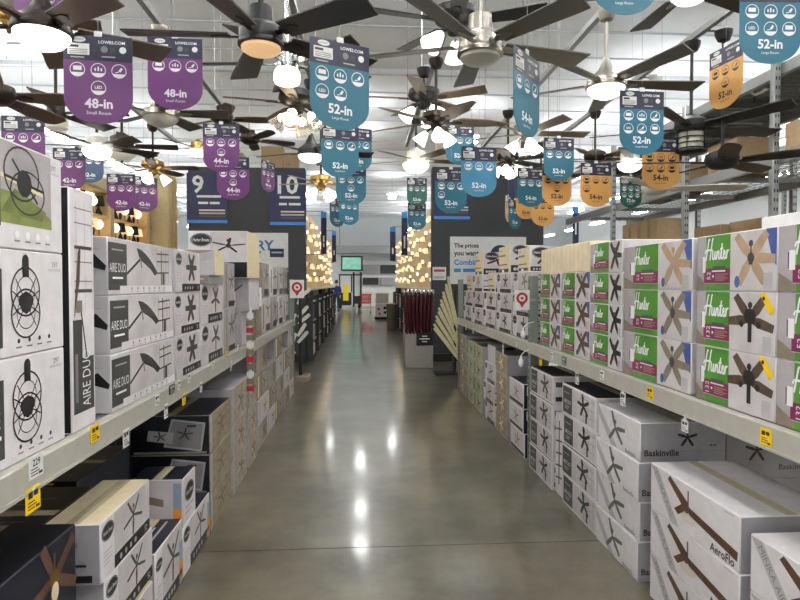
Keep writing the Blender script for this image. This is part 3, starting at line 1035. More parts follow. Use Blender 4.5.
# between the thin-bladed cartons and the post
x6 = carton('fan_carton', .36, .33, .42, GREYC, WHITE2, GREYC)
decal(x6, 'front', 'fan_picture', lambda q: (q.rect(.14, .06, .35, .31, PHOTO), q.fan(.24, .2, .1, 5, .4, DGREY, wd=.2), q.rect(.14, .01, .35, .05, INK), q.line([(.07, .01), (.07, .32)], .04, TAN, 2)))
x7 = cross_box(.22, .22, .42, 5, .2, .2, ink=TAUPEINK, wd=.16, body=WHITE2)
put(x6, 'l', YX(224, LF), SHZ, 'lower grey photo carton left of the white clip strip on left shelf', G)
put(x6, 'l', YX(224, LF), SHZ + .331, 'upper grey photo carton left of the white clip strip on left shelf', G)
put(x7, 'l', YX(224, LF) + .37, SHZ, 'lower pale carton beside the left upright post', G, dx=.05)
put(x7, 'l', YX(224, LF) + .37, SHZ + .2215, 'upper pale carton beside the left upright post', G, dx=.04)
big = carton('fan_carton', .46, .37, .55, WHITE, BEIGE, WHITE2)
decal(big, 'front', 'fan_picture', lambda q: (q.rect(.17, .13, .454, .364, PHOTO2), q.poly([(.004, .13), (.004, .2), (.3, .13)], LGREY, 1.5), q.fan(.31, .255, .135, 5, .2, INK, wd=.16, sq=.45, hub=.14, rod=.3)))
decal(big, 'front', 'dark_strip', lambda q: (q.rect(.27, .004, .454, .125, NAVYD), q.disc(.33, .07, .02, LGREY, 2)))
decal(big, 'front', 'oval_logo', lambda q: oval_logo(q, .1, .3, .085, 3))
put_turned(big, 'l', YX(250, -.885) - .09, SHZ + .553, 'large turned carton with oval logo standing above the left stacks', G, -.885)
mid = carton('fan_carton', .5, .27, .5, GREYC, WHITE2, GREYC)
decal(mid, 'front', 'fan_picture', lambda q: (q.rect(.03, .03, .47, .25, PHOTO), q.line([(.1, .05), (.3, .2)], .01, DGREY, 2), q.line([(.3, .1), (.45, .22)], .01, DGREY, 2)))
put_turned(mid, 'l', YX(250, -.9) - .06, SHZ + .28, 'grey photo carton under the large turned oval-logo carton', G, -.90)
mid2 = carton('fan_carton', .5, .272, .5, GREYC, WHITE2, GREYC)
decal(mid2, 'front', 'fan_picture', lambda q: (q.rect(.03, .03, .47, .25, PHOTO),))
put_turned(mid2, 'l', YX(250, -.9) - .06, SHZ + .003, 'lowest grey carton under the large turned oval-logo carton', G, -.96)

G = 'narrow cartons in the left rear bay'
nb = [carton('fan_carton', .52, .36, .42, m_, WHITE2, BEIGE) for m_ in (WHITE2, GREYC, WHITE)]
for i, p in enumerate(nb):
    decal(p, 'front', 'fan_picture', lambda q, i=i: (q.rect(.2, .1, .5, .34, PHOTO if i == 1 else PHOTO2), q.fan(.34, .24, .14, 5, .3 + i, DGREY, wd=.18), q.rect(.02, .05, .1, .3, TAN)))
    decal(p, 'front', 'dark_strip', lambda q: q.rect(.2, .02, .5, .09, NAVYD))
yy = 6.06
for c in range(4):
    for k in range(2):
        put(nb[(c + k) % 3], 'l', yy, SHZ + k * .3615, '%s carton in %s narrow stack past the left upright post' % (ROWS[2][k], ['the first', 'the second', 'the third', 'the fourth', 'the last'][c]), G, dx=random.uniform(0, .03))
    yy += .56
bc = carton('fan_carton', .3, .36, .45, BEIGE, TAN, BEIGE)
decal(bc, 'front', 'dark_strip', lambda q: q.rect(.2, .05, .29, .3, NAVY))
put_turned(bc, 'l', 5.6, SHZ, 'lower cream carton right behind the left upright post', G, -.98)
put_turned(bc, 'l', 5.6, SHZ + .361, 'upper cream carton right behind the left upright post', G, -.98)

# ---- left floor level
G = 'cartons stacked on the floor along the left rack'
nb1 = carton('fan_carton', .66, .255, .46, NAVY, NAVYD, NAVYD)


def goldfan(q):
    c = .52
    for a in (.7, 2.0, 3.3, 4.5, 5.7):
        q.line([(c, .14), (c + .16 * math.cos(a), .14 + .13 * math.sin(a))], .035, BRONZEINK, 2)
    q.rect(c - .005, .14, c + .005, .22, BRASS, 3)
    q.disc(c, .10, .022, mat('ivory_print', srgb(226, 204, 170), .5), 4, ry=.03)
    q.disc(c, .14, .028, BRASS, 3)


decal(nb1, 'front', 'fan_picture', goldfan)
decal(nb1, 'top', 'top_print', lambda q: (q.bars(.2, .35, .3, 4, .05, .01, GREY, .6), q.rect(.05, .1, .15, .18, DGREY, .6)))
yf = YX(72, LFL)
for k in range(3):
    put(nb1, 'l', yf - .66, k * .2565, '%s navy carton with gold-lit fan at the lower left corner' % ROWS[3][k], G, LFL)
hb = cross_box(YX(147, LFL) - YX(97, LFL), .222, .2, 5, .9, .24, ink=DGREY, wd=.14, top=BEIGE, end=GREYC)
put(hb, 'l', YX(97, LFL), .468, 'white oval-logo carton with cream open top, front left floor stack', G, LFL)
put(hb, 'l', YX(97, LFL) + .03, .2445, 'white oval-logo carton directly under the cream-topped one', G, LFL)
put(hb, 'l', YX(97, LFL) + .03, .001, 'lowest white oval-logo carton under the cream-topped one', G, LFL)
y2 = YX(152, LFL)
y3 = YX(180.5, LFL)
hb2 = cross_box(y3 - y2 - .012, .325, .27, 5, .9, .2, ink=DGREY, wd=.14, top=NAVY, end=GREYC)
hb3 = cross_box(YX(207.5, LFL) - y3, .268, .27, 5, .9, .26, ink=DGREY, wd=.14, top=NAVY, end=GREYC)
SKYST = mat('sticker_sky', srgb(150, 160, 180), .5)
for b, LL in ((hb2, hb2.L), (hb3, hb3.L)):
    decal(b, 'top', 'top_print', lambda q: (q.bars(.08, .2, .3, 5, .035, .012, LGREY, .6), q.rect(.03, .05, .06, .22, SKYB, .6)))
    decal(b, 'front', 'sticker', lambda q, LL=LL: (q.rect(LL - .06, .004, LL - .002, .22, SKYST, 3), q.rect(LL - .06, .03, LL - .002, .12, ORANGEINK, 4), q.rect(LL - .055, .045, LL - .02, .075, BRONZEINK, 5)))
put(hb2, 'l', y2, .0, 'navy-topped oval-logo carton beyond the cream-topped stack', G, LFL)
put(hb3, 'l', y3, 0, 'oval-logo carton on the floor in front of the rustic tan stack', G, LFL)
up = carton('fan_carton', .24, .255, .27, WHITE, WHITE2, NAVY)
decal(up, 'front', 'oval_logo', lambda q: (oval_logo(q, .12, .16, .085), q.bars(.05, .08, .14, 2, .03, .01, LGREY)))
decal(up, 'end_l', 'end_print', lambda q: (q.rect(.02, .03, .25, .235, PHOTO2), q.poly([(.04, .14), (.17, .11), (.17, .15), (.04, .18)], TAUPEINK, 2), q.rect(.22, .04, .262, .10, ORANGEINK, 2), q.rect(.22, .10, .262, .235, SKYST, 2)))
put(up, 'l', y3 + .005, .2695, 'small oval-logo carton on top of the oval-logo floor carton', G, LFL)
# navy ended rustic cartons
ru = carton('fan_carton', YX(229.5, LFL) - YX(208.5, LFL), .245, .48, TAN, NAVYD, NAVYD)


def rufront(q):
    q.fan(ru.L * .5, .13, .11, 5, .4, BRONZEINK, wd=.2)


def ruend(q):
    q.poly([(.20, .05), (.43, .02), (.455, .2), (.25, .225)], GREYC, 2)
    q.poly([(.215, .06), (.42, .034), (.44, .19), (.258, .212)], GREY, 3)
    q.text('New', .37, .18, .02, INK, 4)
    q.fan(.33, .13, .05, 5, .2, DGREY, wd=.2, e=4)
    q.poly([(.10, .09), (.25, .07), (.265, .14), (.11, .155)], GREYC, 4.5)
    q.fan(.18, .115, .04, 5, .5, BRONZEINK, wd=.25, e=6)
    q.rect(.02, .008, .46, .022, GREY, 2)


decal(ru, 'front', 'edge_band', lambda q: q.rect(.004, .004, .06, .241, GREYC, 1))
decal(ru, 'front', 'fan_picture', rufront)
decal(ru, 'end_l', 'leaflet_print', ruend)
for k in range(3):
    put(ru, 'l', YX(208.5, LFL), k * .2465, '%s rustic tan carton with navy end and tilted leaflet print' % ROWS[3][k], G, LFL)
ru2 = carton('fan_carton', YX(246, LFL) - YX(231, LFL), .26, .48, TAN2, GREYC, GREYC)
decal(ru2, 'front', 'fan_picture', lambda q: (q.rect(.004, .004, .08, .256, GREYC), q.fan(.33, .13, .12, 5, .1, BRONZEINK, wd=.2)))
for k in range(3):
    put(ru2, 'l', YX(231, LFL), k * .2615, '%s weathered tan carton beside the clip strip on left' % ROWS[3][k], G, LFL, dx=.0)
ru3 = [carton('fan_carton', .58, .235, .48, m_, GREYC, GREYC) for m_ in (TAN2, WHITE2, TAN)]
for i, p in enumerate(ru3):
    decal(p, 'front', 'fan_picture', lambda q, i=i: (q.rect(.3, .03, .56, .22, [TAN, PHOTO2, TAN2][i]), q.fan(.4, .12, .1, 5, .5 + i, DGREY, wd=.2)))
    decal(p, 'front', 'edge_band', lambda q, i=i: q.rect(.02, .02, .1, .22, [GREYC, LGREY, BEIGE][i], 1))
sh = carton('fan_carton', .36, .25, .48, TAN2, GREYC, GREYC)
decal(sh, 'front', 'fan_picture', lambda q: q.fan(.2, .13, .1, 5, .3, BRONZEINK, wd=.2))
for k in range(3):
    put(sh, 'l', 5.08, k * .2515, '%s short weathered carton just before the left upright post' % ROWS[3][k], G, LFL)
yy = 5.56
for c in range(5):
    for k in range(3 + (c % 2 == 0)):
        put(ru3[(c + k) % 3], 'l', yy, k * .2365, '%s carton of %s floor stack past the left upright post' % (ROWS[3 + (c % 2 == 0)][k], ['the first', 'the second', 'the third', 'the fourth', 'the last'][c]), G, LFL, dx=random.uniform(0, .02))
    yy += .61
# deeper stock on the left under the shelf
dk = carton('fan_carton', .46, .225, .6, NAVYD, NAVY, NAVYD)
decal(dk, 'front', 'end_print', lambda q: (q.rect(.22, .06, .42, .2, GREYC), q.rect(.05, .03, .2, .045, GREY), q.rect(.28, .21, .36, .218, ORANGEINK)))
decal(dk, 'top', 'top_print', lambda q: (q.bars(.08, .45, .3, 6, .06, .008, GREY, .6), q.rect(.05, .05, .13, .12, BLUEP, .6)))
for i, (xx, yv, zz) in enumerate([(-1.15, 2.05, 0), (-1.15, 2.05, .2265), (-1.15, 2.05, .453), (-1.25, 2.72, 0), (-1.25, 2.72, .2265), (-1.25, 2.72, .453), (-1.44, 3.62, 0), (-1.44, 3.62, .2265), (-1.44, 3.62, .453)]):
    put_turned(dk, 'l', yv, zz, 'dark navy carton deep under the left shelf, %s' % ['front lowest', 'front second', 'front top', 'middle lowest', 'middle second', 'middle top', 'rear lowest', 'rear second', 'rear top'][i], 'navy cartons deep under the left shelf', xx)

# ------------------------------------------------------------------ price tags on the beams
def price_tag(px, py, side, kind, wd=.06, ht=.055, label=''):
    X = (LX - .0005) + .003 if side == 'l' else RX - .0025
    P = at_X(px, py, X)
    hang = P.z < .96
    m = {'w': PAPER, 'y': YELLOW, 'd': DGREY}[kind]
    t = thing('price_tag', label, 'price tag', (X, P.y, P.z), LEFT if side == 'l' else RIGHT, 'price tags on the beams')
    part('tag_card', MB().box(-wd / 2, wd / 2, -.0012, .0012, -ht / 2, ht / 2, m), t)
    q = Print(lambda u, v, e: (u, -.0012 - e, v))
    ik = INK if kind != 'd' else LGREY
    if (px, side) == (36, 'l'):
        q.text('229', 0, ht * .2, ht * .32, ik, 1, bold=.02, wmax=wd * .7)
    else:
        q.rect(-wd * .36, ht * .08, -wd * .05, ht * .34, ik, 1); q.rect(wd * .02, ht * .12, wd * .34, ht * .34, ik, 1)
    for k in range(3):
        q.rect(-wd * .4, -ht * (.1 + .13 * k), wd * (.1 + .12 * (k % 2)), -ht * (.05 + .13 * k), ik, 1)
    q.rect(wd * .15, -ht * .4, wd * .42, -ht * .28, ik, 1)
    part('lettering', q.mb, t)
    if hang:
        part('clip', MB().box(-.006, .006, -.003, .003, ht / 2 - .004, .962 - P.z, PAPER), t)


TL = [(36, 466, 'w', .075, .065), (33, 499, 'y', .075, .07), (95, 433, 'y', .07, .06), (126, 438, 'w', .06, .07), (157, 400, 'w', .06, .05), (166, 411, 'w', .05, .07),
      (172, 389, 'd', .085, .045), (179, 385, 'w', .04, .05), (184, 399, 'y', .06, .06), (189, 378, 'w', .05, .05), (201, 387, 'w', .05, .06), (213, 365, 'w', .05, .045), (227, 355, 'y', .06, .05), (231, 366, 'w', .05, .07), (238, 348, 'w', .05, .045)]
TR = [(540.5, 361, 'y', .07, .075), (552, 356, 'w', .05, .06), (564, 361, 'd', .09, .06), (577, 378, 'w', .06, .085), (602, 375, 'w', .06, .055), (650, 393, 'y', .065, .06), (623, 399, 'w', .06, .075), (766, 437, 'y', .06, .06), (685, 426, 'w', .055, .055), (516, 345, 'w', .05, .05), (503, 350, 'w', .05, .08), (488, 328, 'w', .05, .05), (473, 331, 'w', .05, .08), (466, 327, 'w', .05, .08)]
for side, TT, nm in (('l', TL, 'left'), ('r', TR, 'right')):
    TT = sorted(TT, key=lambda t: -abs(t[0] - 360))
    for k, (px, py, kd, wd, ht) in enumerate(TT):
        col = {'w': 'white', 'y': 'yellow', 'd': 'dark'}[kd]
        same = [t for t in TT if t[2] == kd]
        i = same.index((px, py, kd, wd, ht))
        o_ = ['nearest', 'second nearest', 'third nearest', 'fourth nearest', 'fifth nearest', 'sixth nearest', 'seventh nearest', 'eighth nearest', 'ninth nearest', 'tenth nearest', 'eleventh nearest'][i]
        price_tag(px, py, side, kd, wd, ht, '%s of the %s price tags along the %s shelf beam' % (o_, col, nm) if len(same) > 1 else 'only %s price tag on the %s shelf beam' % (col, nm))


# red pin location cards
def pin_card(px, py, Y, label, sz=.13, hook=None):
    P = at_Y(px, py, Y)
    t = thing('location_card', label, 'sign', P, 0, 'red pin location cards')
    part('card', MB().box(-sz / 2, sz / 2, -.002, .002, -sz * .65, sz * .65, PAPER), t)
    q = Print(lambda u, v, e: (u, -.002 - e, v))
    q.ring(0, sz * .12, sz * .22, sz * .38, RED, 1)
    q.poly([(-sz * .22, -sz * .14), (sz * .22, -sz * .14), (0, -sz * .52)], RED, 1)
    q.text('4', 0, sz * .12, sz * .25, RED, 2, bold=.02)
    part('pin_print', q.mb, t)
    if hook:
        part('bracket', MB().box(min(0, hook), max(0, hook), .002, .03, -.01, .01, GALV), t)


pin_card(254, 297, 5.436, 'white card with red location pin on the left rack', hook=-.03)
pin_card(297, 289, 8.628, 'white card with red location pin at the far end of the left rack', .2, hook=-.12)
pin_card(522, 300, 5.0, 'white card with red location pin on the right rack', hook=.12)

# white plastic bird-shaped clips and clip strip
def clip_strip(px, y0, y1, Y, label):
    A = at_Y(px, y0, Y); B = at_Y(px, y1, Y)
    t = thing('clip_strip', label, 'clip strip', (A.x, Y, B.z), 0)
    H = A.z - B.z
    part('strip', MB().box(-.012, .012, -.002, .002, 0, H, PAPER), t)
    n = int(H / .06)
    mr = MB().box(-.03, .03, -.012, -.004, 0, .045, RED).mesh('red_packet')
    mg = MB().box(-.03, .03, -.012, -.004, 0, .045, TAUPEINK).mesh('brown_packet')
    mw = MB().box(-.028, .028, -.012, -.004, 0, .045, PAPER).mesh('white_packet')
    for k in range(n):
        link(['red_packet', 'brown_packet', 'white_packet', 'brown_packet'][k % 4], [mr, mg, mw, mg][k % 4], t, (0, 0, k * .06 + .006))


clip_strip(250, 307, 392, 4.98, 'vertical clip strip of small red and brown packets before the left post')


def hang_bag(px, py, Y, label):
    P = at_Y(px, py, Y)
    t = thing('hanging_bag', label, 'bag', P, 0, 'white bags hanging by the right post')
    part('bag', MB().lathe([(.003, .05), (.008, .04), (.009, .025), (.02, .01), (.022, -.02), (.014, -.04), (.004, -.05)], PAPER, 10), t)
    part('hook', MB().tube([(0, 0, .045), (.03, 0, .08), (.115, 5.07 - Y, .09)], .004, PAPER, 6), t)


hang_bag(523, 333, 5.0, 'white twisted bag hanging above the beam by the right post')
hang_bag(521, 361, 4.95, 'white twisted bag hanging under the beam by the right post')

# ------------------------------------------------------------------ rear rack beyond the right shelf
BX = 3.62
for RXX, PY, lb in ((BX, (YX(777, BX), YX(688, BX), 8.3), 'tall galvanised pallet rack behind the right shelf with wire decks'), (7.4, (4.6, 7.3, 10.0), 'second galvanised pallet rack farther right behind the first one')):
    t = thing('pallet_rack', lb, 'pallet rack', (RXX, 5.0, 0))
    for z, h in ((1.25, .10), (2.64, .10), (3.40, .10)):
        part('beam', MB().cbox(0, .05, -4.2, 5.4, z - h / 2, z + h / 2, GALV, .004), t)
        part('rear_beam', MB().cbox(1.1, 1.15, -4.2, 5.4, z - h / 2, z + h / 2, GALV, .004), t)
        for yy in [-4.0 + 1.25 * i for i in range(8)]:
            part('cross_bar', MB().box(.05, 1.1, yy, yy + .04, z - .03, z + .02, STEELD), t)
            mb = MB()
        for i in range(9):
            mb.box(.08 + i * .125, .086 + i * .125, -4.2, 5.4, z + .022, z + .028, STEELD)
        for i in range(96):
            mb.box(.05, 1.1, -4.2 + i * .1, -4.194 + i * .1, z + .028, z + .033, STEELD)
        part('wire_deck', mb, t)['kind'] = 'stuff'
        for i in range(8):
            part('deck_panel', MB().box(.06, 1.09, -4.15 + i * 1.19, -2.98 + i * 1.19, z + .034, z + .046, STEELD), t) if z > 3 else None
    pm = MB().cbox(-.03, .03, -.03, .03, 0, 3.5, GALV, .006)
    for z in [0.1 + .08 * i for i in range(42)]:
        for u in (-.012, .012):
            pm.face([(u - .006, -.0306, z), (u + .006, -.0306, z), (u + .006, -.0306, z + .03), (u - .006, -.0306, z + .03)], BLKCARD)
    pmm = pm.mesh('upright_post')
    for yy in PY:
        for xx in (-.045, 1.2):
            link('upright_post', pmm, t, (xx, yy - 5.0, 0))
kc = []
for i, (L, H, D) in enumerate(((.5, .36, .45), (.62, .3, .45), (.2, 1.1, .4), (.5, .45, .5))):
    p = carton('cardboard_box', L, H, D, BROWNC, BROWNC, BROWNC)
    decal(p, 'front', 'print', lambda q, L=L, H=H: (q.rect(L * .1, H * .1, L * .35, H * .25, TAUPEINK), q.bars(L * .5, H * .3, L * .35, 3, H * .06, H * .02, TAUPEINK)))
    kc.append(p)


def kput(p, px, Xf, z, label):
    p.spawn((Xf + p.D / 2, YX(px, Xf) + p.L / 2, z), RIGHT, label, 'box', 'cardboard boxes on the racks at right')


# stock on the pallet rack
for i in range(4):
    kc[2].spawn((BX + .32, 7.45 + .27 * i, 1.285), RIGHT, 'tall upright kraft cardboard box on the pallet rack, %s' % ordn[i], 'box', 'tall kraft boxes on the pallet rack')
for i, (yv, z) in enumerate(((5.75, 1.285), (5.75, 1.737), (6.4, 1.285), (6.4, 1.737), (4.2, 1.285), (4.2, 1.737))):
    kc[3].spawn((BX + .45, yv, z), RIGHT, 'brown cardboard box on the middle level of the pallet rack, %s' % ['low centre', 'high centre', 'low far', 'high far', 'low near', 'high near'][i], 'box', 'cardboard boxes on the pallet rack')
for i, (yv, k) in enumerate(((4.1, 0), (4.85, 1), (6.1, 0), (7.2, 1), (8.0, 0))):
    kc[k].spawn((BX + .4, yv, 2.676), RIGHT, 'brown cardboard box on the upper wire deck, %s from the right edge' % ordn[i], 'box', 'cardboard boxes on the pallet rack')
for i, (yv, z, k) in enumerate([(5.4 + .75 * (n_ // 3), (1.285, 1.74, 2.676)[n_ % 3], (3, 1, 0)[n_ % 3]) for n_ in range(15)]):
    kc[k].spawn((7.4 + .45, yv, z), RIGHT, 'brown cardboard box on the second pallet rack, %s level, %s' % (['lowest', 'middle', 'upper'][i % 3], ordn[i // 3]), 'box', 'cardboard boxes on the second pallet rack')
wbx = carton('white_box', .5, .42, .5, PAPER, PAPER, PAPER)
decal(wbx, 'front', 'print', lambda q: (q.rect(.03, .03, .2, .12, LGREY), q.poly([(.3, .1), (.47, .1), (.4, .38)], LGREY)))
wbx.spawn((2.28, YX(790, 2.0), SHZ + .4205), RIGHT, 'glossy white box standing behind the nearest green-panel stack', 'box')
wb0 = carton('white_box', .5, .419, .5, WHITE2, WHITE2, WHITE2)
decal(wb0, 'front', 'print', lambda q: q.rect(.03, .03, .2, .12, LGREY))
wb0.spawn((2.28, YX(790, 2.0), SHZ), RIGHT, 'plain pale box under the glossy white box', 'box')
hose = thing('light_tube', 'curved white and red tube hanging under the top wire deck', 'tube', at_Y(765, 86, 5.6))
o = at_Y(765, 86, 5.6)
pts = [at_Y(x_, y_, 5.6) - o for x_, y_ in ((747, 84), (749, 91), (755, 95), (762, 92), (772, 86), (783, 80))]
part('white_tube', MB().tube(pts, .012, PAPER, 8), hose)
part('red_tube', MB().tube([p_ + Vector((-.012, 0, .012)) for p_ in pts[:3]], .008, RED, 8), hose)
for x_ in (755, 772):
    a = at_Y(x_, 90 if x_ == 755 else 86, 5.6) - o
    part('hanger', MB().tube([a, (a.x, a.y, 3.31 - o.z)], .004, BLACKM, 5), hose)

# ------------------------------------------------------------------ fan rails
RZ = 3.55
RAILS = [-2.6, -1.55, -.48, .68, 1.8, 2.73]
rn = ['leftmost', 'second from left', 'just left of the aisle centre', 'just right of the aisle centre', 'above the right shelf', 'rightmost']
for x, nm in zip(RAILS, rn):
    tr = thing('fan_rail', 'grey steel channel overhead carrying the fans, %s' % nm, 'rail', (x, 5.2, RZ), 0, 'overhead fan rails')
    part('channel', MB().box(-.022, .022, -4.2, 3.6, 0, .045, GALV), tr)
    for yy in (-3.8, -1.2, 1.4, 3.4):
        part('hanger_rod', MB().tube([(0, yy, .045), (0, yy, ROOF_Z - RZ)], .006, WIRE, 5), tr)

# ------------------------------------------------------------------ ceiling fans
BLADES = {}


def blade_mesh(Rr, wd, m, tip='square', r0=.15):
    k = (Rr, wd, m.name, tip, r0)
    if k not in BLADES:
        if tip == 'round':
            pl = [(r0, -wd * .34), (Rr * .6, -wd * .5), (Rr * .92, -wd * .46), (Rr * .985, -wd * .3), (Rr, 0), (Rr * .985, wd * .3), (Rr * .92, wd * .46), (Rr * .6, wd * .5), (r0, wd * .34)]
        elif tip == 'point':
            pl = [(r0, -wd * .25), (Rr * .35, -wd * .5), (Rr * .7, -wd * .42), (Rr, -wd * .1), (Rr, wd * .15), (Rr * .7, wd * .4), (Rr * .35, wd * .45), (r0, wd * .25)]
        else:
            pl = [(r0, -wd * .36), (Rr * .9, -wd * .5), (Rr, -wd * .5), (Rr * .97, wd * .5), (Rr * .85, wd * .5), (r0, wd * .36)]
        BLADES[k] = MB().prism(pl, -.004, .004, m).mesh('blade')
    return BLADES[k]


ARMS = {}


def arm_mesh(m, r0=.15):
    if (m.name, r0) not in ARMS:
        mb = MB().box(.05, r0 + .02, -.014, .014, -.012, -.004, m)
        mb.prism([(r0 - .01, -.03), (r0 + .07, -.02), (r0 + .09, 0), (r0 + .07, .02), (r0 - .01, .03)], -.010, -.0045, m)
        ARMS[(m.name, r0)] = mb.mesh('blade_arm')
    return ARMS[(m.name, r0)]


def bell(mb, c, ax, s, m):
    mb.lathe([(.018 * s, 0), (.03 * s, -.02 * s), (.045 * s, -.06 * s), (.06 * s, -.10 * s), (.065 * s, -.115 * s)], m, 14, c, True, ax)


def fan(px, py, X, style, metal, blade, Rr, ph, n=5, wd=.135, tip='square', glass=None, label='', lsz=1.0, Y=None, pitch=-13, rodm=None, bowl=None):
    if Y is None:
        P = at_X(px, py, X)
    else:
        P = at_Y(px, py, Y)
    t = thing('ceiling_fan', label, 'ceiling fan', P, 0, 'display ceiling fans over the aisle')
    up = RZ - P.z
    s = lsz
    rodm = rodm or metal
    if Y is not None and abs(P.x - X) > .03:
        part('cross_bar', MB().box(min(0, X - P.x), max(0, X - P.x), -.02, .02, up, up + .03, GALV), t)
    part('canopy', MB().lathe([(.012, up - .09), (.045, up - .075), (.065, up - .03), (.068, up)], rodm, 18), t)
    part('downrod', MB().tube([(0, 0, .05), (0, 0, up - .07)], .0135, rodm, 10), t)
    for k in range(n):
        a = R(ph) + 2 * math.pi * k / n
        b = link('blade', blade_mesh(Rr, wd, blade, tip), t, (0, 0, 0), (R(pitch), 0, a))
        link('blade_arm', arm_mesh(metal), b)
    g = glass or GLASS_ON

    def add(nm, prof, m, seg=24):
        return part(nm, MB().lathe([(r * s, z * s) for r, z in prof], m, seg), t)
    if style == 'lens':
        add('motor_housing', [(.03, .16), (.06, .15), (.065, .06), (.10, .05), (.115, .03), (.115, -.03), (.11, -.05)], metal)
        add('lens', [(.105, -.05), (.103, -.075), (.08, -.09), (.03, -.097), (.001, -.098)], g)
        add('trim_ring', [(.118, -.035), (.121, -.04), (.121, -.055), (.113, -.06)], metal)
    elif style == 'dome':
        add('motor_housing', [(.016, .19), (.03, .15), (.06, .09), (.10, .05), (.13, .03), (.14, .0), (.14, -.03)], metal)
        add('glass_dome', [(.135, -.03), (.13, -.06), (.10, -.09), (.06, -.108), (.001, -.115)], g)
        add('trim_ring', [(.143, -.015), (.147, -.02), (.147, -.035), (.14, -.04)], metal)
    elif style == 'drum':
        add('motor_housing', [(.03, .15), (.07, .14), (.075, .03), (.075, -.05)], metal)
        add('collar', [(.09, -.02), (.092, -.03), (.092, -.05), (.085, -.055)], metal)
        add('glass_drum', [(.085, -.055), (.095, -.07), (.098, -.12), (.088, -.15), (.05, -.165), (.001, -.168)], g)
    elif style == 'bowl':
        add('motor_housing', [(.02, .15), (.05, .13), (.12, .09), (.125, .02), (.09, -.02), (.05, -.05)], metal)
        add('glass_bowl', [(.16, -.05), (.158, -.075), (.13, -.12), (.08, -.15), (.02, -.16), (.001, -.161)], g)
        add('finial', [(.012, -.16), (.014, -.172), (.004, -.185)], metal, 10)
    elif style == 'lantern':
        add('motor_housing', [(.03, .1), (.06, .09), (.13, .05), (.13, -.01), (.115, -.03)], metal)
        add('glass_cylinder', [(.095, -.03), (.095, -.19), (.09, -.195)], g)
        for z in (-.035, -.08, -.125, -.17):
            add('cage_ring', [(.105, z), (.109, z - .004), (.105, z - .009), (.1, z - .004)], metal)
        add('cage_base', [(.12, -.19), (.122, -.2), (.11, -.21), (.02, -.215)], metal)
        mb = MB()
        for k in range(4):
            a = R(45 + 90 * k)
            part('cage_bar', MB().tube([(.105 * s * math.cos(a), .105 * s * math.sin(a), -.02), (.105 * s * math.cos(a), .105 * s * math.sin(a), -.2 * s)], .004, metal, 6), t)
    elif style == 'plain':
        add('motor_housing', [(.02, .1), (.06, .09), (.12, .06), (.13, .02), (.12, -.02), (.08, -.05), (.02, -.06)], metal)
    elif style.startswith('multi'):
        nl = int(style[5])
        add('motor_housing', [(.02, .12), (.06, .11), (.14, .08), (.15, .03), (.13, .0), (.06, -.03), (.05, -.08), (.02, -.10)], metal)
        for k in range(nl):
            a = R(ph + 30) + 2 * math.pi * k / nl
            ax = Matrix.Rotation(a, 3, 'Z') @ Matrix.Rotation(R(-42), 3, 'Y')
            c = Vector((.10 * math.cos(a), .10 * math.sin(a), -.09)) * s
            ar = part('light_arm', MB().tube([(0, 0, -.06 * s), (.06 * s * math.cos(a), .06 * s * math.sin(a), -.06 * s), c], .009, metal, 8), t)
            mb = MB()
            bell(mb, c, ax, 1.15 * s, g)
            part('glass_shade', mb, t)
            if g is GLASS_CLR:
                part('bulb', MB().lathe([(.004, .0), (.02, -.02), (.024, -.045), (.012, -.065), (.002, -.07)], BULB, 12, c, True, ax), ar)
        add('pull_chain', [(.002, -.1), (.002, -.26), (.005, -.265), (.005, -.28)], BRASS, 6)
    return t


B = 'fan'
fan(261, 36, -.48, 'lens', BLACKM, WOODD, .66, 36, 5, .16, glass=GLASS_AMBER, lsz=.92, label='black fan with glowing amber lens hanging nearest, left of centre')
fan(287, 63, -.48, 'drum', CHROME, WOODD, .62, 30, 5, .11, glass=GLASS_ON, label='fan with chrome collar and bright white drum glass', lsz=.9)
fan(297, 103, -.48, 'multi4', BLACKM, WOODM, .55, 48, 5, .12, glass=GLASS_CLR, label='black-topped fan with four clear glass shades and glowing bulbs', lsz=.95, tip='round')
fan(480, 45, .68, 'lens', NICKEL, SILVB, .70, 16, 5, .14, glass=GLASS_OFF, label='brushed nickel fan with unlit frosted lens near the top centre', lsz=1.08)
fan(455, 22, .68, 'multi3', BLACKM, BLACKM, .6, 50, 5, .13, label='black fan with two lit glasses behind the nickel fan', Y=4.0)
fan(606, 83, 1.8, 'dome', NICKEL, SILVB, .73, 2, 5, .13, label='brushed nickel fan with bright white dome over the right shelf')
fan(690, -12, 1.8, 'dome', NICKEL, WOODD, .55, 20, 5, .15, label='fan cut by the top edge with a lit dome, right side', lsz=.75)
fan(436, 122, .68, 'multi3', BRONZE, WOODL, .66, 2, 5, .15, tip='point', label='bronze fan with three white bell glasses and pale oak blades at centre', lsz=.9)
fan(424, 99, .68, 'multi3', BLACKM, WOODL, .62, 40, 5, .13, label='black fan with lit glasses on a long rod behind the pale-bladed fan', Y=5.6)
fan(416, 160, .68, 'bowl', WHITEB, WOODL, .62, 10, 5, .13, label='fan with a bright white bowl glass in the middle distance', lsz=1.0, rodm=BLACKM)
fan(526, 133, 1.8, 'multi3', NICKEL, WOODL, .70, 2, 5, .14, label='fan with three white bell glasses behind the narrow teal sign', lsz=.95)
fan(508, 160, 1.8, 'multi4', BRONZE, WOODD, .6, 35, 5, .13, label='dark bronze fan with lit bells between the teal signs', lsz=.85, Y=6.9)
fan(691, 128, 2.73, 'lantern', BLACKM, BLACKM, .82, 8, 5, .15, glass=GLASS_OFF, label='black fan with caged lantern glass over the right rack', Y=4.85)
fan(722, 162, 2.73, 'plain', BLACKM, BLACKM, .68, 28, 5, .14, tip='round', label='plain black fan with broad rounded blades before the pallet rack', Y=4.62)
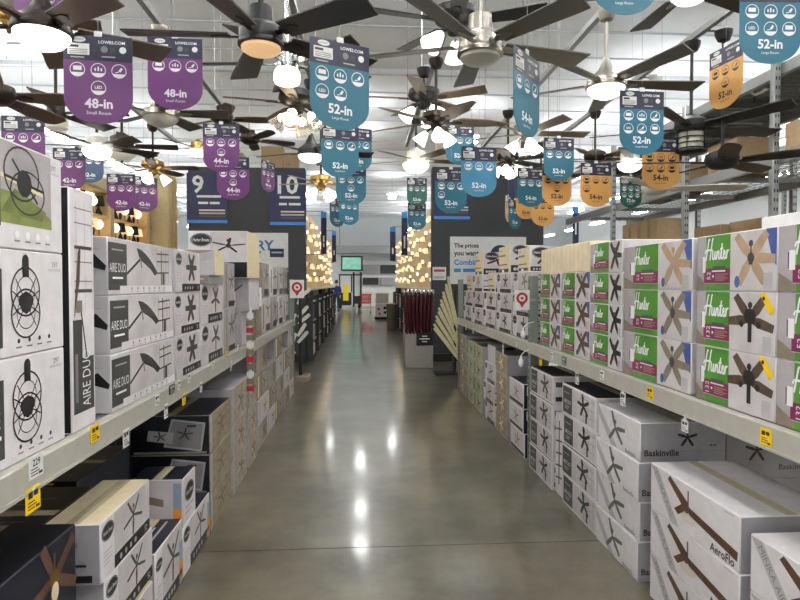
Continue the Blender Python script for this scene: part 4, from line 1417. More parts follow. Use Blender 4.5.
fan(630, 160, 2.73, 'bowl', WHITEB, WOODD, .6, 25, 5, .13, label='fan with a flat bright white bowl right of the teal sign', lsz=.8, Y=6.2)
fan(595, 158, 2.73, 'plain', BRONZE, WOODL, .62, 15, 5, .13, tip='round', label='plain bronze fan with pale blades above the orange sign')
fan(541, 175, 2.73, 'bowl', BRONZE, WOODD, .6, 0, 5, .13, label='small lit bowl fan behind the teal and orange signs', lsz=.9, Y=8.4)
fan(655, 189, 2.73, 'plain', WHITEB, WHITEB, .84, -12, 3, .17, tip='round', label='white three-blade fan half hidden behind the orange six-icon sign', Y=5.7)
fan(311, 152, -.48, 'dome', BLACKM, WOODD, .62, 10, 5, .13, label='dark fan with a bright dome left of the stacked teal signs', lsz=.95)
fan(321, 183, -.48, 'multi4', BRASS, GREENB, .55, 20, 5, .12, label='brass fan with four white bells and olive blades low at centre', lsz=.95, rodm=BRONZE)
fan(42, 27, -1.55, 'dome', BRONZE, WOODM, .6, 34, 5, .16, label='brown-bladed fan with wide bright dome at the top left', lsz=.95)
fan(161, 113, -1.55, 'dome', NICKEL, WOODD, .52, 2, 5, .13, glass=GLASS_OFF, label='nickel fan with unlit dome under the right purple sign', lsz=.95)
fan(222, 119, -1.55, 'plain', BRONZE, WOODM, .62, 2, 5, .14, tip='round', label='plain bronze fan with walnut blades on a short rod, left of centre')
fan(250, 140, -1.55, 'plain', BRONZE, WOODD, .6, 20, 5, .13, tip='round', label='dark plain fan further back above the left sign board', Y=8.0)
fan(122, 146, -2.6, 'bowl', BRONZE, WOODD, .6, 4, 5, .13, glass=GLASS_DIM, label='bronze fan with a dim frosted bowl on a black rod, left')
fan(153, 168, -2.6, 'multi3', BRASS, WOODM, .58, -3, 5, .13, tip='round', label='brass fan with three bright bells and reddish blades, left', lsz=.95, rodm=BRONZE)
fan(198, 148, -2.6, 'bowl', BRASS, WOODD, .58, 24, 5, .12, label='small fan with a bright bowl left of the purple sign pair', lsz=.8, Y=8.7)
fan(56, 112, -2.6, 'drum', BRONZE, WOODD, .62, -4, 5, .14, glass=GLASS_DIM, label='dark fan with tall drum shade under the left purple sign', lsz=.95)
fan(97, 146, -2.6, 'bowl', WHITEB, WOODD, .6, 40, 5, .13, label='fan with a flat bright bowl above the slate sign at left', lsz=.85, rodm=BRONZE)
fan(6, 18, -2.6, 'multi3', BRASS, WOODM, .62, 10, 5, .14, label='fan with cone glasses cut by the left picture edge', Y=4.4)
fan(-6, 96, -2.6, 'plain', BRONZE, WOODM, .66, 8, 5, .16, tip='round', label='fan with wide brown rounded blades at the left edge', Y=4.15)

# ------------------------------------------------------------------ hanging size signs
SW, SH_ = .325, .44


def icon_mesh(v, r):
    q = Print(lambda a, b, e: (a, -.0022 - e, b))
    return q


ICON = {}


def icon(kind, m):
    k = (kind, m.name)
    if k in ICON: return ICON[k]
    q = Print(lambda a, b, e: (a, -.0021 - e, b))
    r = .036
    q.ring(0, 0, r * .9, r, m, 1)
    q.poly([(r * .92 * math.cos(R(a)), r * .92 * math.sin(R(a))) for a in range(205, 336, 10)], m, 1)
    if kind == 0:
        q.rect(-r * .55, -r * .1, r * .55, r * .5, m, 1)
    elif kind == 1:
        for u in (-.4, 0, .4):
            q.rect((u - .1) * r, -r * .1, (u + .1) * r, r * (.3 + .2 * (u == 0)), m, 1)
    elif kind == 2:
        q.poly([(-r * .1, r * .05), (r * .2, -r * .15), (r * .5, r * .35), (r * .3, r * .55)], m, 1)
        q.line([(-r * .5, -r * .2), (0, -r * .1)], r * .12, m, 1)
    else:
        q.text('LED', 0, r * .08, r * .42, m, 1, bold=.02)
    ICON[k] = q.mb.mesh('icon')
    return ICON[k]


SIGNP = {}


def sign_proto(m, size, room, icons):
    k = (m.name, size, room, icons)
    if k in SIGNP: return SIGNP[k]
    p = Proto('hanging_sign')
    w_, h_ = SW / 2, SH_
    rr = w_
    yb = -h_ + rr * .78
    out = [(-w_, 0), (w_, 0), (w_, yb)] + [(rr * math.cos(R(-a)), yb + rr * .78 * math.sin(R(-a))) for a in range(10, 171, 10)] + [(-w_, yb)]
    fn = lambda x, y, z: (x, -z, y)
    p.add('sign_board', MB().prism(out[::-1], -.002, .002, m, fn=fn))
    hh = .125
    q = Print(lambda a, b, e: (a, -.0021 - e, b))
    q.rect(-w_, -hh, w_, 0, HEADER, 0)
    hd = p.add('header_panel', q.mb)
    q = Print(lambda a, b, e: (a, -.0021 - e, b))
    q.disc(-w_ * .55, -.022, .032, PAPER, 1, ry=.014)
    q.text("LOWE'S", -w_ * .55, -.022, .01, ROYAL, 2)
    q.rect(-w_ * .88, -.098, -w_ * .25, -.042, PAPER, 1)
    q.text('99.00', -w_ * .7, -.056, .02, INK, 2, bold=.02, wmax=.045)
    for i in range(3):
        q.rect(-w_ * .84, -.074 - i * .009, -w_ * .3, -.070 - i * .009, GREY, 2)
    q.rect(-w_ * .8, -.114, -w_ * .4, -.108, LGREY, 1)
    p.add('price_label', q.mb, under=hd)
    q = Print(lambda a, b, e: (a, -.0021 - e, b))
    q.text('LOWES.COM', w_ * .4, -.03, .016, WINK, 1, bold=.015, wmax=w_)
    q.disc(w_ * .18, -.066, .017, GREY, 1, n=14); q.disc(w_ * .42, -.068, .013, DGREY, 1, n=14); q.disc(w_ * .72, -.066, .017, PAPER, 1, n=14)
    q.rect(w_ * .1, -.106, w_ * .5, -.100, LGREY, 1)
    p.add('header_lettering', q.mb, under=hd)
    ik = WINK if m not in (ORANGE,) else INK
    pos = {3: [(-1, 0), (0, 0), (1, 0)], 4: [(-1, 0), (0, 0), (1, 0), (0, 1)], 44: [(-1, 0), (0, 0), (1, 0), (-1, 1)], 5: [(-1, 0), (0, 0), (1, 0), (-1, 1), (0, 1)], 6: [(-1, 0), (0, 0), (1, 0), (-1, 1), (0, 1), (1, 1)]}[icons]
    for i, (a, b) in enumerate(pos):
        p.add('icon', icon([0, 1, 2, 3, 2, 0][i], ik), (a * .098, 0, -.172 - b * .088))
    q = Print(lambda a, b, e: (a, -.0021 - e, b))
    q.text(size, 0, -.338, .05, ik, 1, bold=.03, wmax=.14)
    q.text(room, 0, -.385, .017, ik, 1)
    p.add('size_lettering', q.mb)
    p.add('clip', MB().box(-.018, .018, -.004, .004, -.004, .022, PAPER))
    SIGNP[k] = p
    return p


def sign(cx, yt, yb, yaw, m, size, room, icons, label, roll=0.0, k=1.0):
    a = at_Y(cx, yt, 1.0); b = at_Y(cx, yb, 1.0)
    Y = SH_ * k / (a.z - b.z)
    P = at_Y(cx, yt, Y)
    o = sign_proto(m, size, room, icons).spawn(P, R(yaw), label, 'sign', 'hanging fan size signs', tilt=(0, R(roll)))
    o.scale = (k, k, k)
    part('hanging_wire', MB().tube([(0, 0, .02), (0, 0, (ROOF_Z - P.z) / k)], .0012, WIRE, 4), o)
    return o


S, Lg = 'Small Room', 'Large Room'
sign(45, -55, 35, 0, PURPLE, '48-in', S, 4, 'purple 48-in sign cut by the top edge at far left', roll=-2)
sign(98, 36, 124, 6, PURPLE, '48-in', S, 4, 'large purple 48-in sign with LED icon hanging at left')
sign(175, 38, 110, 4, PURPLE, '48-in', S, 3, 'purple 48-in sign with one row of icons, over the nickel fan')
sign(221, 124, 172, 4, PURPLE, '44-in', S, 4, 'purple 44-in sign, upper of the pair left of the nine board')
sign(233, 157, 200, 4, PURPLE, '44-in', S, 4, 'purple 44-in sign, lower of the pair, over the charcoal wall')
sign(268, 162, 192, 62, PURPLE, '44-in', S, 4, 'narrow purple sign turned almost edge-on left of the ten board')
sign(23, 116, 172, 2, PURPLE, '44-in', S, 3, 'purple sign half hidden behind the top meadow carton')
sign(69, 148, 190, 2, PURPLE, '42-in', S, 3, 'purple sign peeking out beside the tall upright carton')
sign(89, 147, 183, 8, SLATE, '42-in', S, 3, 'slate blue sign above the cream lamp display')
sign(121, 174, 211, 4, PURPLE, '42-in', S, 3, 'purple 42-in sign, left one of the low pair by the brass fan')
sign(144, 177, 212, 35, PURPLE, '42-in', S, 3, 'purple 42-in sign, right one of the low pair by the brass fan')
sign(340, 42, 130, 26, TEAL, '52-in', Lg, 5, 'large teal 52-in sign with five icons near the centre')
sign(340, 125, 178, 18, TEAL, '52-in', Lg, 3, 'teal 52-in sign directly under the large five-icon one')
sign(357, 128, 171, 20, TEAL, '52-in', Lg, 3, 'teal sign peeking out behind the upper centre sign')
sign(351, 164, 205, 4, TEAL, '52-in', Lg, 4, 'teal 52-in sign, third down at the centre')
sign(349, 195, 225, 30, TEAL, '52-in', Lg, 3, 'small dark teal sign, lowest at the centre')
sign(337, 198, 227, 50, TEAL, '52-in', Lg, 3, 'small teal sign beside the left far lamp wall')
sign(527, 54, 137, 50, TEAL, '54-in', Lg, 3, 'tall teal 54-in sign turned sideways under the nickel fan')
sign(625, -76, 15, 0, TEAL, '54-in', Lg, 3, 'teal 54-in sign cut by the top edge, right of centre')
sign(642, 91, 155, 4, TEAL, '52-in', Lg, 6, 'teal 52-in sign with six icons beside the nickel dome fan')
sign(661, 137, 190, 2, ORANGE, '54-in', Lg, 6, 'orange 54-in sign with six icons beside the lantern fan')
sign(631, 176, 208, 6, DGREEN, '72-in', Lg, 6, 'dark green sign hanging before the pallet rack beam', k=.72)
sign(771, -22, 64, -2, TEAL, '52-in', Lg, 6, 'big teal 52-in sign at the upper right corner')
sign(726, 46, 108, -82, ORANGE, '52-in', Lg, 4, 'orange 52-in sign turned sideways at right')
sign(559, 138, 181, 4, TEAL, '52-in', Lg, 3, 'bright teal 52-in sign above the small orange sign')
sign(479, 147, 197, 6, TEALL, '52-in', Lg, 3, 'light blue teal 52-in sign right of the bowl fan')
sign(451, 169, 213, 5, TEAL, '52-in', Lg, 44, 'teal 52-in sign with four icons over the right sign board')
sign(531, 168, 207, 8, TEAL, '54-in', Lg, 3, 'teal 54-in sign left of the small orange sign')
sign(557, 164, 206, 6, ORANGE, '52-in', Lg, 4, 'small orange 52-in sign under the bright teal sign')
sign(596, 163, 207, 4, ORANGE, '54-in', Lg, 44, 'orange 54-in sign hanging right of the bright teal sign')
sign(543, 194, 226, 4, ORANGE, '52-in', Lg, 3, 'distant orange sign, right of the lowest three over the charcoal wall')
sign(526, 190, 219, 10, ORANGE, '52-in', Lg, 3, 'distant orange sign half hidden between two others')
sign(508, 196, 222, 60, ORANGE, '52-in', Lg, 3, 'distant orange sign turned nearly edge-on')
sign(515, 200, 229, 40, TEAL, '52-in', Lg, 3, 'distant small teal sign before the orange ones')
sign(460, 125, 165, 6, TEAL, '52-in', Lg, 3, 'teal sign mostly hidden behind the light blue one')
sign(417, 178, 206, 8, DGREEN, '52-in', Lg, 3, 'faint green-blue sign far under the bright bowl fan')
sign(417, 203, 230, 20, TEAL, '52-in', Lg, 3, 'lowest faint teal sign before the right far lamp wall')

# ------------------------------------------------------------------ end walls with aisle boards
EY = 12.0


def px_w(x0, y0, x1, y1, Y):
    a = at_Y(x0, y1, Y); b = at_Y(x1, y0, Y)
    return a.x, b.x, a.z, b.z


def end_wall(x0, x1, ytop, label):
    a, b, _, zt = px_w(x0, ytop, x1, 300, EY)
    t = thing('end_wall', label, 'display wall', ((a + b) / 2, EY, 0), 0, 'charcoal end walls of the lighting aisles')
    part('panel', MB().cbox(a - (a + b) / 2, b - (a + b) / 2, 0, .25, 0, zt, CHARW, .01), t)
    part('base', MB().box(a - (a + b) / 2, b - (a + b) / 2, -.05, 0, 0, .15, BLACKM), t)


end_wall(189, 305, 168, 'charcoal end wall of the far left lighting aisle')
end_wall(432, 544, 168, 'charcoal end wall of the far right lighting aisle')


def board(x0, y0, x1, y1, m, draw, name, label, Y=EY - .012, th=.01, cat='sign', group=None, draw2=None):
    a, b, z0, z1 = px_w(x0, y0, x1, y1, Y)
    t = thing(name, label, cat, ((a + b) / 2, Y, z0), 0, group)
    W, H = b - a, z1 - z0
    part('board', MB().box(-W / 2, W / 2, -th, th, 0, H, m), t)
    q = Print(lambda u, v, e: (u - W / 2, -th - e, v))
    draw(q, W, H)
    part('printing', q.mb, t)
    if draw2:
        q = Print(lambda u, v, e: (u - W / 2, -th - e, v))
        draw2(q, W, H)
        part('disc_print', q.mb, t)
    return t


def aisle_board(num, lines):
    def d(q, W, H):
        if num:
            q.text(num, W * (.28 if len(num) == 1 else .5), H * .77, H * .36, PAPER, 1, bold=.02)
        for i, (tx, v) in enumerate(lines):
            q.text(tx, W * .55, H * v, H * .075, PAPER, 1, wmax=W * .6)
        q.rect(0, 0, W, H * .06, SKYB, 1)
        for i in range(3):
            q.rect(W * .3, H * (.12 + .06 * i), W * .95, H * (.15 + .06 * i), [BRONZEINK, LGREY, BEIGE][i], 1)
    return d


board(187, 173, 227, 223, ROYAL, aisle_board('9', [('Chandeliers', .53), ('Vanity Lights', .4)]), 'aisle_sign', 'navy aisle board with a single white digit nine')
board(270, 173, 306, 225, ROYAL, aisle_board('10', [('Pendants', .53), ('Lamp Shades', .4)]), 'aisle_sign', 'navy aisle board with a two-digit white number ten')
board(434, 173, 470, 219, ROYAL, aisle_board('', [('Bulbs', .53), ('Lamps', .4)]), 'aisle_sign', 'navy aisle board behind the four-icon teal sign')
board(508, 173, 544, 219, ROYAL, aisle_board('', [('Outdoor', .53), ('Lanterns', .4)]), 'aisle_sign', 'navy aisle board behind the small orange signs')


def every(q, W, H):
    q.text('EVERY', W * .83, H * .68, H * .26, mat('poster_blue', srgb(62, 112, 170), .5), 1, bold=.03, align='r')
    q.text('DAY', W * .68, H * .4, H * .26, MATS['poster_blue'], 1, bold=.03, align='r')
    q.rect(W * .78, H * .38, W * .95, H * .6, ROYAL, 1)
    q.rect(W * .8, H * .48, W * .93, H * .52, LGREY, 2)
    q.rect(0, 0, W, H * .08, SKYB, 1); q.rect(0, H * .08, W, H * .11, ROYAL, 1)


board(205, 233, 288, 272, PAPER, every, 'poster', 'white poster with blue capital letters on the left charcoal wall')


def prices(q, W, H):
    for i, tx in enumerate(['The prices', 'you want.']):
        q.text(tx, W * .05, H * (.8 - .17 * i), H * .12, INK, 1, bold=.03, align='l')
    for i, tx in enumerate(['Combined with', 'our picks.']):
        q.text(tx, W * .05, H * (.46 - .17 * i), H * .12, SKYB, 1, bold=.03, align='l')


def discs(q, W, H):
    q.disc(W * .66, H * .6, W * .14, ROYAL, 1, n=28); q.disc(W * .9, H * .6, W * .1, SKYB, 1.5, n=28)
    q.disc(W * .78, H * .35, W * .13, PAPER, 2, n=28)


board(450, 237, 526, 284, PAPER, prices, 'poster', 'white poster with dark and light blue discs on the right charcoal wall', draw2=discs)
board(432.5, 267, 446, 280, PAPER, lambda q, W, H: (q.text('SALE', W * .5, H * .72, H * .3, RED, 1, bold=.03, wmax=W * .8), q.rect(W * .1, H * .1, W * .9, H * .3, LGREY, 1)), 'small_notice', 'small white notice with red lettering left of the poster')

# stock on top of the end walls
for i, (px0, px1, h) in enumerate(((228, 243, .3), (262, 283, .42), (284, 298, .3), (475, 492, .3), (494, 507, .4))):
    a, b, _, zt = px_w(px0, 168, px1, 300, EY)
    p = carton('cardboard_box', b - a, h, .3, BROWNC, BROWNC, BROWNC)
    decal(p, 'front', 'print', lambda q: q.rect(.05, .05, .14, .1, TAUPEINK))
    p.spawn(((a + b) / 2, EY + .16, zt + .001), 0, 'cardboard box on top of a charcoal end wall, %s from the left' % ordn[i], 'box', 'boxes on the end walls')

# ------------------------------------------------------------------ far lighting aisle
FLX, FRX = -1.12, 1.47


def lamp_wall(x, s, label):
    t = thing('lamp_display_wall', label, 'display wall', (x, 20, 0), 0, 'lamp display walls of the far aisle')
    for i in range(9):
        y0 = -7.7 + i * 1.75
        part('panel', MB().box(min(0, -s * .08), max(0, -s * .08), y0 + .01, y0 + 1.74, 1.45, 3.4, [CREAMP, LINENW, CREAMD][i % 3]), t)
        part('lower_panel', MB().box(min(0, -s * .08), max(0, -s * .08), y0 + .01, y0 + 1.74, 0, 1.43, GREYC), t)
    part('ledge', MB().box(min(s * .22, -s * .08), max(s * .22, -s * .08), -7.7, 8.0, 1.40, 1.45, WHITEB), t)
    for i in range(9):
        y0 = -7.7 + i * 1.75
        part('divider', MB().box(min(0, s * .16), max(0, s * .16), y0 - .03, y0 + .03, 0.0, 1.4, [WHITE2, CHARW, STEELG][i % 3]), t)
    return t


lamp_wall(FLX - .25, 1, 'left lamp display wall in the far aisle')
lamp_wall(FRX + .25, -1, 'right lamp display wall in the far aisle')


LAMPW = mat('warm_lamp_glass', (1, 0.74, 0.42), 0.3, emit=1.1, var=0)
LAMPC = mat('soft_lamp_glass', (1, 0.88, 0.66), 0.3, emit=1.8, var=0)


def sconce(kind):
    mb = MB()
    if kind == 0:
        mb.box(-.04, .04, -.01, 0, -.06, .06, BRASS); mb.tube([(0, -.01, 0), (0, -.09, -.02), (0, -.1, .03)], .01, BRASS, 6)
        mb.lathe([(.03, .03), (.045, .05), (.055, .09), (.045, .13), (.02, .15), (.001, .155)], LAMPC, 10, (0, -.1, 0))
    elif kind == 1:
        mb.box(-.03, .03, -.015, 0, -.1, .1, BLACKM); mb.tube([(0, -.01, .05), (0, -.08, .08), (0, -.1, .04)], .01, BLACKM, 6)
        mb.lathe([(.02, .04), (.05, .02), (.07, -.06), (.08, -.12), (.075, -.125)], LAMPW, 10, (0, -.1, 0))
    else:
        mb.box(-.16, .16, -.02, 0, -.03, .03, NICKEL)
        for u in (-.11, 0, .11):
            mb.lathe([(.02, .02), (.04, -.02), (.045, -.08), (.04, -.085)], LAMPC if u else LAMPW, 8, (u, -.06, 0))
    mb.v = [(x * .75, y * .75, z * .75) for x, y, z in mb.v]
    return mb.mesh('wall_lamp')


ORD = ['first', 'second', 'third', 'fourth', 'fifth', 'sixth', 'seventh', 'eighth', 'ninth', 'tenth', 'eleventh', 'twelfth', 'thirteenth', 'fourteenth', 'fifteenth', 'sixteenth', 'seventeenth', 'eighteenth', 'nineteenth', 'twentieth']
SCM = [sconce(i) for i in range(3)]
nmk = ['globe', 'bell', 'three-glass']
for side, x, rz in (('left', FLX - .249, LEFT), ('right', FRX + .249, RIGHT)):
    for i in range(20):
        y = 12.55 + i * .78
        for j in range(5):
            k = (i + j * 2) % 3
            if random.random() < .12: continue
            o = link('wall_lamp', SCM[k], None, (x, y + random.uniform(-.1, .1), 1.72 + j * .36 + random.uniform(-.05, .05)), (0, 0, rz))
            tag(o, 'lit %s wall lamp, %s far wall, %s row, %s from the near end' % (nmk[k], side, ['lowest', 'second', 'middle', 'fourth', 'top'][j], ORD[i]), 'lamp', 'lit %s lamps, %s row of the %s far wall' % (nmk[k], ['lowest', 'second', 'middle', 'fourth', 'top'][j], side))

# lamp bases and framed panels under the ledges
for side, x, s in (('left', FLX, 1), ('right', FRX, -1)):
    for i in range(7):
        y = 12.7 + i * 1.75
        t = thing('lamp_rack', 'dark rack of boxed shades under the %s ledge of the far aisle, %s' % (side, ordn[i]), 'display rack', (x + s * .05, y, 0), LEFT if side == 'left' else RIGHT, 'racks under the far ledges')
        part('frame', MB().box(-.5, .5, -.12, .16, 0, .06, CHARW).box(-.5, -.46, -.12, .16, .06, 1.25, CHARW).box(.46, .5, -.12, .16, .06, 1.25, CHARW), t)
        for j in range(3):
            part('shelf_board', MB().box(-.46, .46, -.12, .16, .38 + j * .4, .41 + j * .4, GREYC), t)
            part('boxed_shade', MB().cbox(-.4, -.05, -.1, .14, .07 + j * .4 if j == 0 else .011 + j * .4, .33 + j * .4, [PALEWD, WHITE2, BRONZEINK][(i + j) % 3], .01), t)
            part('boxed_shade', MB().cbox(.02, .38, -.1, .14, .07 + j * .4 if j == 0 else .011 + j * .4, .30 + j * .4, [WHITE, TAN2, CHARW][(i + j) % 3], .01), t)


def banner(x0, y0, x1, y1, Y, tx, label):
    a, b, z0, z1 = px_w(x0, y0, x1, y1, Y)
    t = thing('banner', label, 'banner', ((a + b) / 2, Y, z0), 0, 'navy vertical banners')
    W, H = b - a, z1 - z0
    part('banner_panel', MB().box(-W / 2, W / 2, -.008, .008, 0, H, ROYAL), t)
    q = Print(lambda u, v, e: (u, -.008 - e, v))
    q.rect(-W / 2, H * .86, W / 2, H, SKYB, 1)
    q.text(tx, 0, H * .3, W * .42, PAPER, 1, rot=math.pi / 2, bold=.02, wmax=H * .5)
    part('lettering', q.mb, t)
    wx = -1 if x1 < 360 else 1
    part('bracket', MB().box(min(0, wx * .45), max(0, wx * .45), -.01, .01, H, H + .03, GALV), t)
    part('bracket', MB().box(min(0, wx * .45), max(0, wx * .45), -.01, .01, -.03, 0, GALV), t)


banner(321, 212, 326.5, 254, 15.6, 'Wall Lights', 'navy banner nearest on the left lamp wall')
banner(332, 231, 336, 262, 22.5, 'Vanity', 'navy banner farther along the left lamp wall')
banner(401.5, 212, 407.5, 255, 18.2, 'Pendants', 'navy banner nearest on the right lamp wall')
banner(390, 227, 395.5, 261, 25.5, 'Lamps', 'navy banner farther along the right lamp wall')
a = at_Y(575.5, 250, 13.0)
t = thing('banner_stand', 'tall navy banner right of the charcoal walls', 'banner', (a.x, 13.0, 0))
b = at_Y(575.5, 207, 13.0)
part('banner_panel', MB().box(-.065, .065, -.01, .01, a.z - .3, b.z, ROYAL), t)
q = Print(lambda u, v, e: (u, -.01 - e, v)); q.rect(-.065, b.z - .14, .065, b.z, SKYB, 1); q.text('Outdoor', 0, b.z - .45, .06, PAPER, 1, rot=math.pi / 2)
part('lettering', q.mb, t)
part('pole', MB().tube([(0, .02, 0), (0, .02, b.z)], .015, GALV, 8), t)

# end-cap displays before the far aisle
t = thing('umbrella_bin', 'grey floor bin packed with burgundy rolled poles', 'display bin', at_Y(418, 340, 11.2).to_2d().to_3d(), 0)
part('bin', MB().cbox(-.26, .26, -.22, .22, 0, .62, mat('bin_grey', srgb(150, 146, 140), .5), .01), t)
part('sign_panel', MB().box(-.05, .26, -.235, -.221, .42, .66, BLKCARD), t)
q = Print(lambda u, v, e: (u, -.2355 - e, v))
for i, tx in enumerate(('Glow', 'LIGHTING', 'Sticks')):
    q.text(tx, .1, .59 - .05 * i, .03, PAPER, 1)
part('lettering', q.mb, t)
bp = at_Y(418, 340, 11.2)
pole = MB().lathe([(.012, 0), (.012, .08), (.021, .1), (.023, .64), (.012, .72)], BURG, 8).lathe([(.01, .72), (.02, .74), (.022, .79), (.008, .83)], CHROME, 8).mesh('rolled_pole')
ORD = ['first', 'second', 'third', 'fourth', 'fifth', 'sixth', 'seventh', 'eighth', 'ninth', 'tenth', 'eleventh', 'twelfth', 'thirteenth', 'fourteenth', 'fifteenth', 'sixteenth', 'seventeenth', 'eighteenth', 'nineteenth', 'twentieth']
for i in range(8):
    for j in range(4):
        o = link('rolled_pole', pole, None, (bp.x - .21 + i * .06, 11.2 - .16 + j * .1, .6215), (0, (i - 3.5) * .022, 0))
        tag(o, 'burgundy rolled pole in the grey bin, %s from the left in the %s row' % (ORD[i], ['front', 'second', 'third', 'rear'][j]), 'pole', 'burgundy poles in the bin')
fp = at_Y(446, 330, 10.2)
t = thing('slat_stand', 'dark floor stand holding a fan of pale wooden slats', 'display stand', (fp.x, 10.2, 0))
part('post', MB().box(.12, .16, -.1, .1, 0, 1.45, BLACKM), t)
part('base', MB().box(-.2, .2, -.15, .15, 0, .04, BLACKM), t)
slat = MB().box(-.02, .02, -.006, .006, -.36, .36, PALEWD).mesh('slat')
for i in range(14):
    z = .52 + i * .062
    link('slat', slat, t, (.0 - .02 * (i % 2) + .008 * i, -.12 + .012 * (i % 5), z), (0, R(-(38 - 2.2 * i)), 0))

t = thing('leaf_stand', 'dark stand of white curved blades at the far end of the left rack', 'display stand', (at_Y(297, 330, 9.6).x, 9.6, 0))
part('post', MB().box(.03, .08, -.03, .03, 0, 1.5, BLACKM), t)
part('base', MB().cbox(-.2, .2, -.2, .2, 0, .1, TAUPEINK, .01), t)
wb = blade_mesh(.27, .06, WHITEB, 'round', .03)
for i in range(9):
    link('display_blade', wb, t, (.0, -.06 + .01 * i, .5 + .1 * i), (R(90), R(-40 - 9 * (i % 4)) + (math.pi if i % 3 == 0 else 0), 0))

# things at the back of the store
def at_floor(x, y):
    d = ray(x, y); k = -CAM_H / d.z
    return Vector((d.x * k, d.y * k, 0))


p = at_floor(366, 313.5)
t = thing('shopping_cart', 'shopping cart with a red basket at the far end of the aisle', 'cart', p)
bk_ = MB()
for z, w0, d0 in ((.55, .24, .38), (.75, .27, .42), (.98, .30, .47)):
    bk_.box(-w0, w0, -d0, -d0 + .03, z, z + .03, REDPL).box(-w0, w0, d0 - .03, d0, z, z + .03, REDPL).box(-w0, -w0 + .03, -d0, d0, z, z + .03, REDPL).box(w0 - .03, w0, -d0, d0, z, z + .03, REDPL)
for i in range(8):
    u = -.22 + i * .063
    bk_.box(u, u + .04, -.40, -.385, .55, 1.0, REDPL).box(u, u + .04, .385, .40, .55, 1.0, REDPL)
for i in range(9):
    v = -.36 + i * .085
    bk_.box(-.265, -.25, v, v + .05, .55, 1.0, REDPL).box(.25, .265, v, v + .05, .55, 1.0, REDPL)
bk_.box(-.24, .24, -.38, .38, .53, .55, REDPL)
part('basket', bk_, t)
for sx in (-1, 1):
    for sy in (-1, 1):
        part('leg', MB().tube([(sx * .24, sy * .36, .1), (sx * .22, sy * .34, .54)], .016, GALV, 6), t)
        part('wheel', MB().lathe([(.055, -.015), (.06, 0), (.055, .015)], RUBBER, 12, (sx * .24, sy * .36, .06), True, Matrix.Rotation(R(90), 3, 'Y')), t)
part('lower_rack', MB().box(-.23, .23, -.36, .36, .18, .2, GALV), t)
part('handle', MB().tube([(-.3, -.5, 1.02), (.3, -.5, 1.02)], .02, REDPL, 8), t)

p = at_floor(382, 319)
t = thing('boxed_goods_display', 'white boxed goods on a dark pallet at the far aisle end', 'display', p)
part('pallet', MB().box(-.33, .33, -.3, .3, 0, .1, RUBBER), t)
part('lower_carton', MB().cbox(-.3, .3, -.27, .27, .101, .7, WHITE, .01), t)
part('upper_carton', MB().cbox(-.28, .28, -.25, .25, .702, 1.15, WHITE2, .01), t)
q = Print(lambda u, v, e: (u, -.271 - e, v))
for u, v, r in ((-.15, .45, .05), (.12, .5, .07), (.12, .3, .06), (-.12, .25, .04)):
    q.disc(u, v, r, INK, 1, n=12)
part('printing', q.mb, t)
for px, py, h, m, nm in ((392, 330, .9, mat('bin_taupe', srgb(96, 88, 80), .5), 'taupe bin'),):
    p = at_floor(px, py)
    t = thing('trash_bin', 'tall %s beside the right lamp wall' % nm, 'bin', p)
    part('bin_body', MB().lathe([(.15, 0), (.17, .02), (.19, h * .9)], m, 16), t)
    part('lid', MB().lathe([(.195, h * .9), (.19, h * .97), (.1, h)], m, 16), t)

# dark lift truck with yellow body
p = at_floor(350, 308)
t = thing('lift_truck', 'dark lift truck with yellow body panel at the store back', 'lift truck', p)
part('body', MB().cbox(-.75, .1, -.9, .6, .2, 1.0, BLACKM, .05), t)
part('yellow_panel', MB().cbox(-.42, -.08, -.95, -.89, .5, 1.55, YELPL, .02), t)
for sx in (.25, .7):
    part('mast', MB().box(sx - .06, sx + .06, -.95, -.8, .1, 2.3, BLACKM), t)
part('carriage', MB().box(.2, .76, -1.0, -.95, .3, .8, BLACKM), t)
part('overhead_guard', MB().box(-.7, .8, -.8, .5, 2.1, 2.18, BLACKM), t)
for sx in (-.68, .1):
    part('guard_post', MB().box(sx - .04, sx + .04, .3, .4, 1.0, 2.1, BLACKM), t)
for sx in (-.6, .6):
    part('wheel', MB().lathe([(.2, -.08), (.22, 0), (.2, .08)], RUBBER, 16, (sx, -.5, .22), True, Matrix.Rotation(R(90), 3, 'Y')), t)

t = thing('service_desk', 'white counter with wall cabinets along the store back', 'counter', (2.6, 41.5, 0))
part('counter', MB().cbox(-2.5, 2.5, -.4, .4, 0, 1.0, WHITEB, .02), t)
part('back_panel', MB().box(-2.5, 2.5, 1.2, 1.3, 0, 3.2, PAPER), t)
for i in range(4):
    part('dark_shelf', MB().box(-2.4 + i * 1.25, -1.3 + i * 1.25, 1.0, 1.2, 1.5, 2.0, [CHARW, GREYC, BLACKM, GREYC][i]), t)
    part('upper_shelf', MB().box(-2.4 + i * 1.25, -1.3 + i * 1.25, 1.0, 1.2, 2.3, 2.9, [GREYC, CHARW, GREYC, LGREY][i]), t)
t = thing('wall_screen', 'large dark screen with a green picture high at the store back', 'screen', at_Y(352, 271, 40))
part('frame', MB().cbox(-.72, .72, -.06, .06, 0, 1.0, BLACKM, .02), t)
part('display', MB().box(-.64, .6, -.07, -.06, .1, .9, SCREENM), t)
part('bracket', MB().box(-.1, .1, .06, 2.99, .3, .6, BLACKM), t)
t = thing('supply_duct', 'grey air duct along the store back wall', 'duct', at_Y(383, 254, 41.5))
part('duct', MB().cbox(-3.5, 3.5, -.4, .4, 0, .55, GALV, .03), t)
part('hanger', MB().box(-3, -2.95, -.02, .02, .55, 2.2, GALV), t)
part('hanger', MB().box(2.95, 3, -.02, .02, .55, 4, GALV), t)

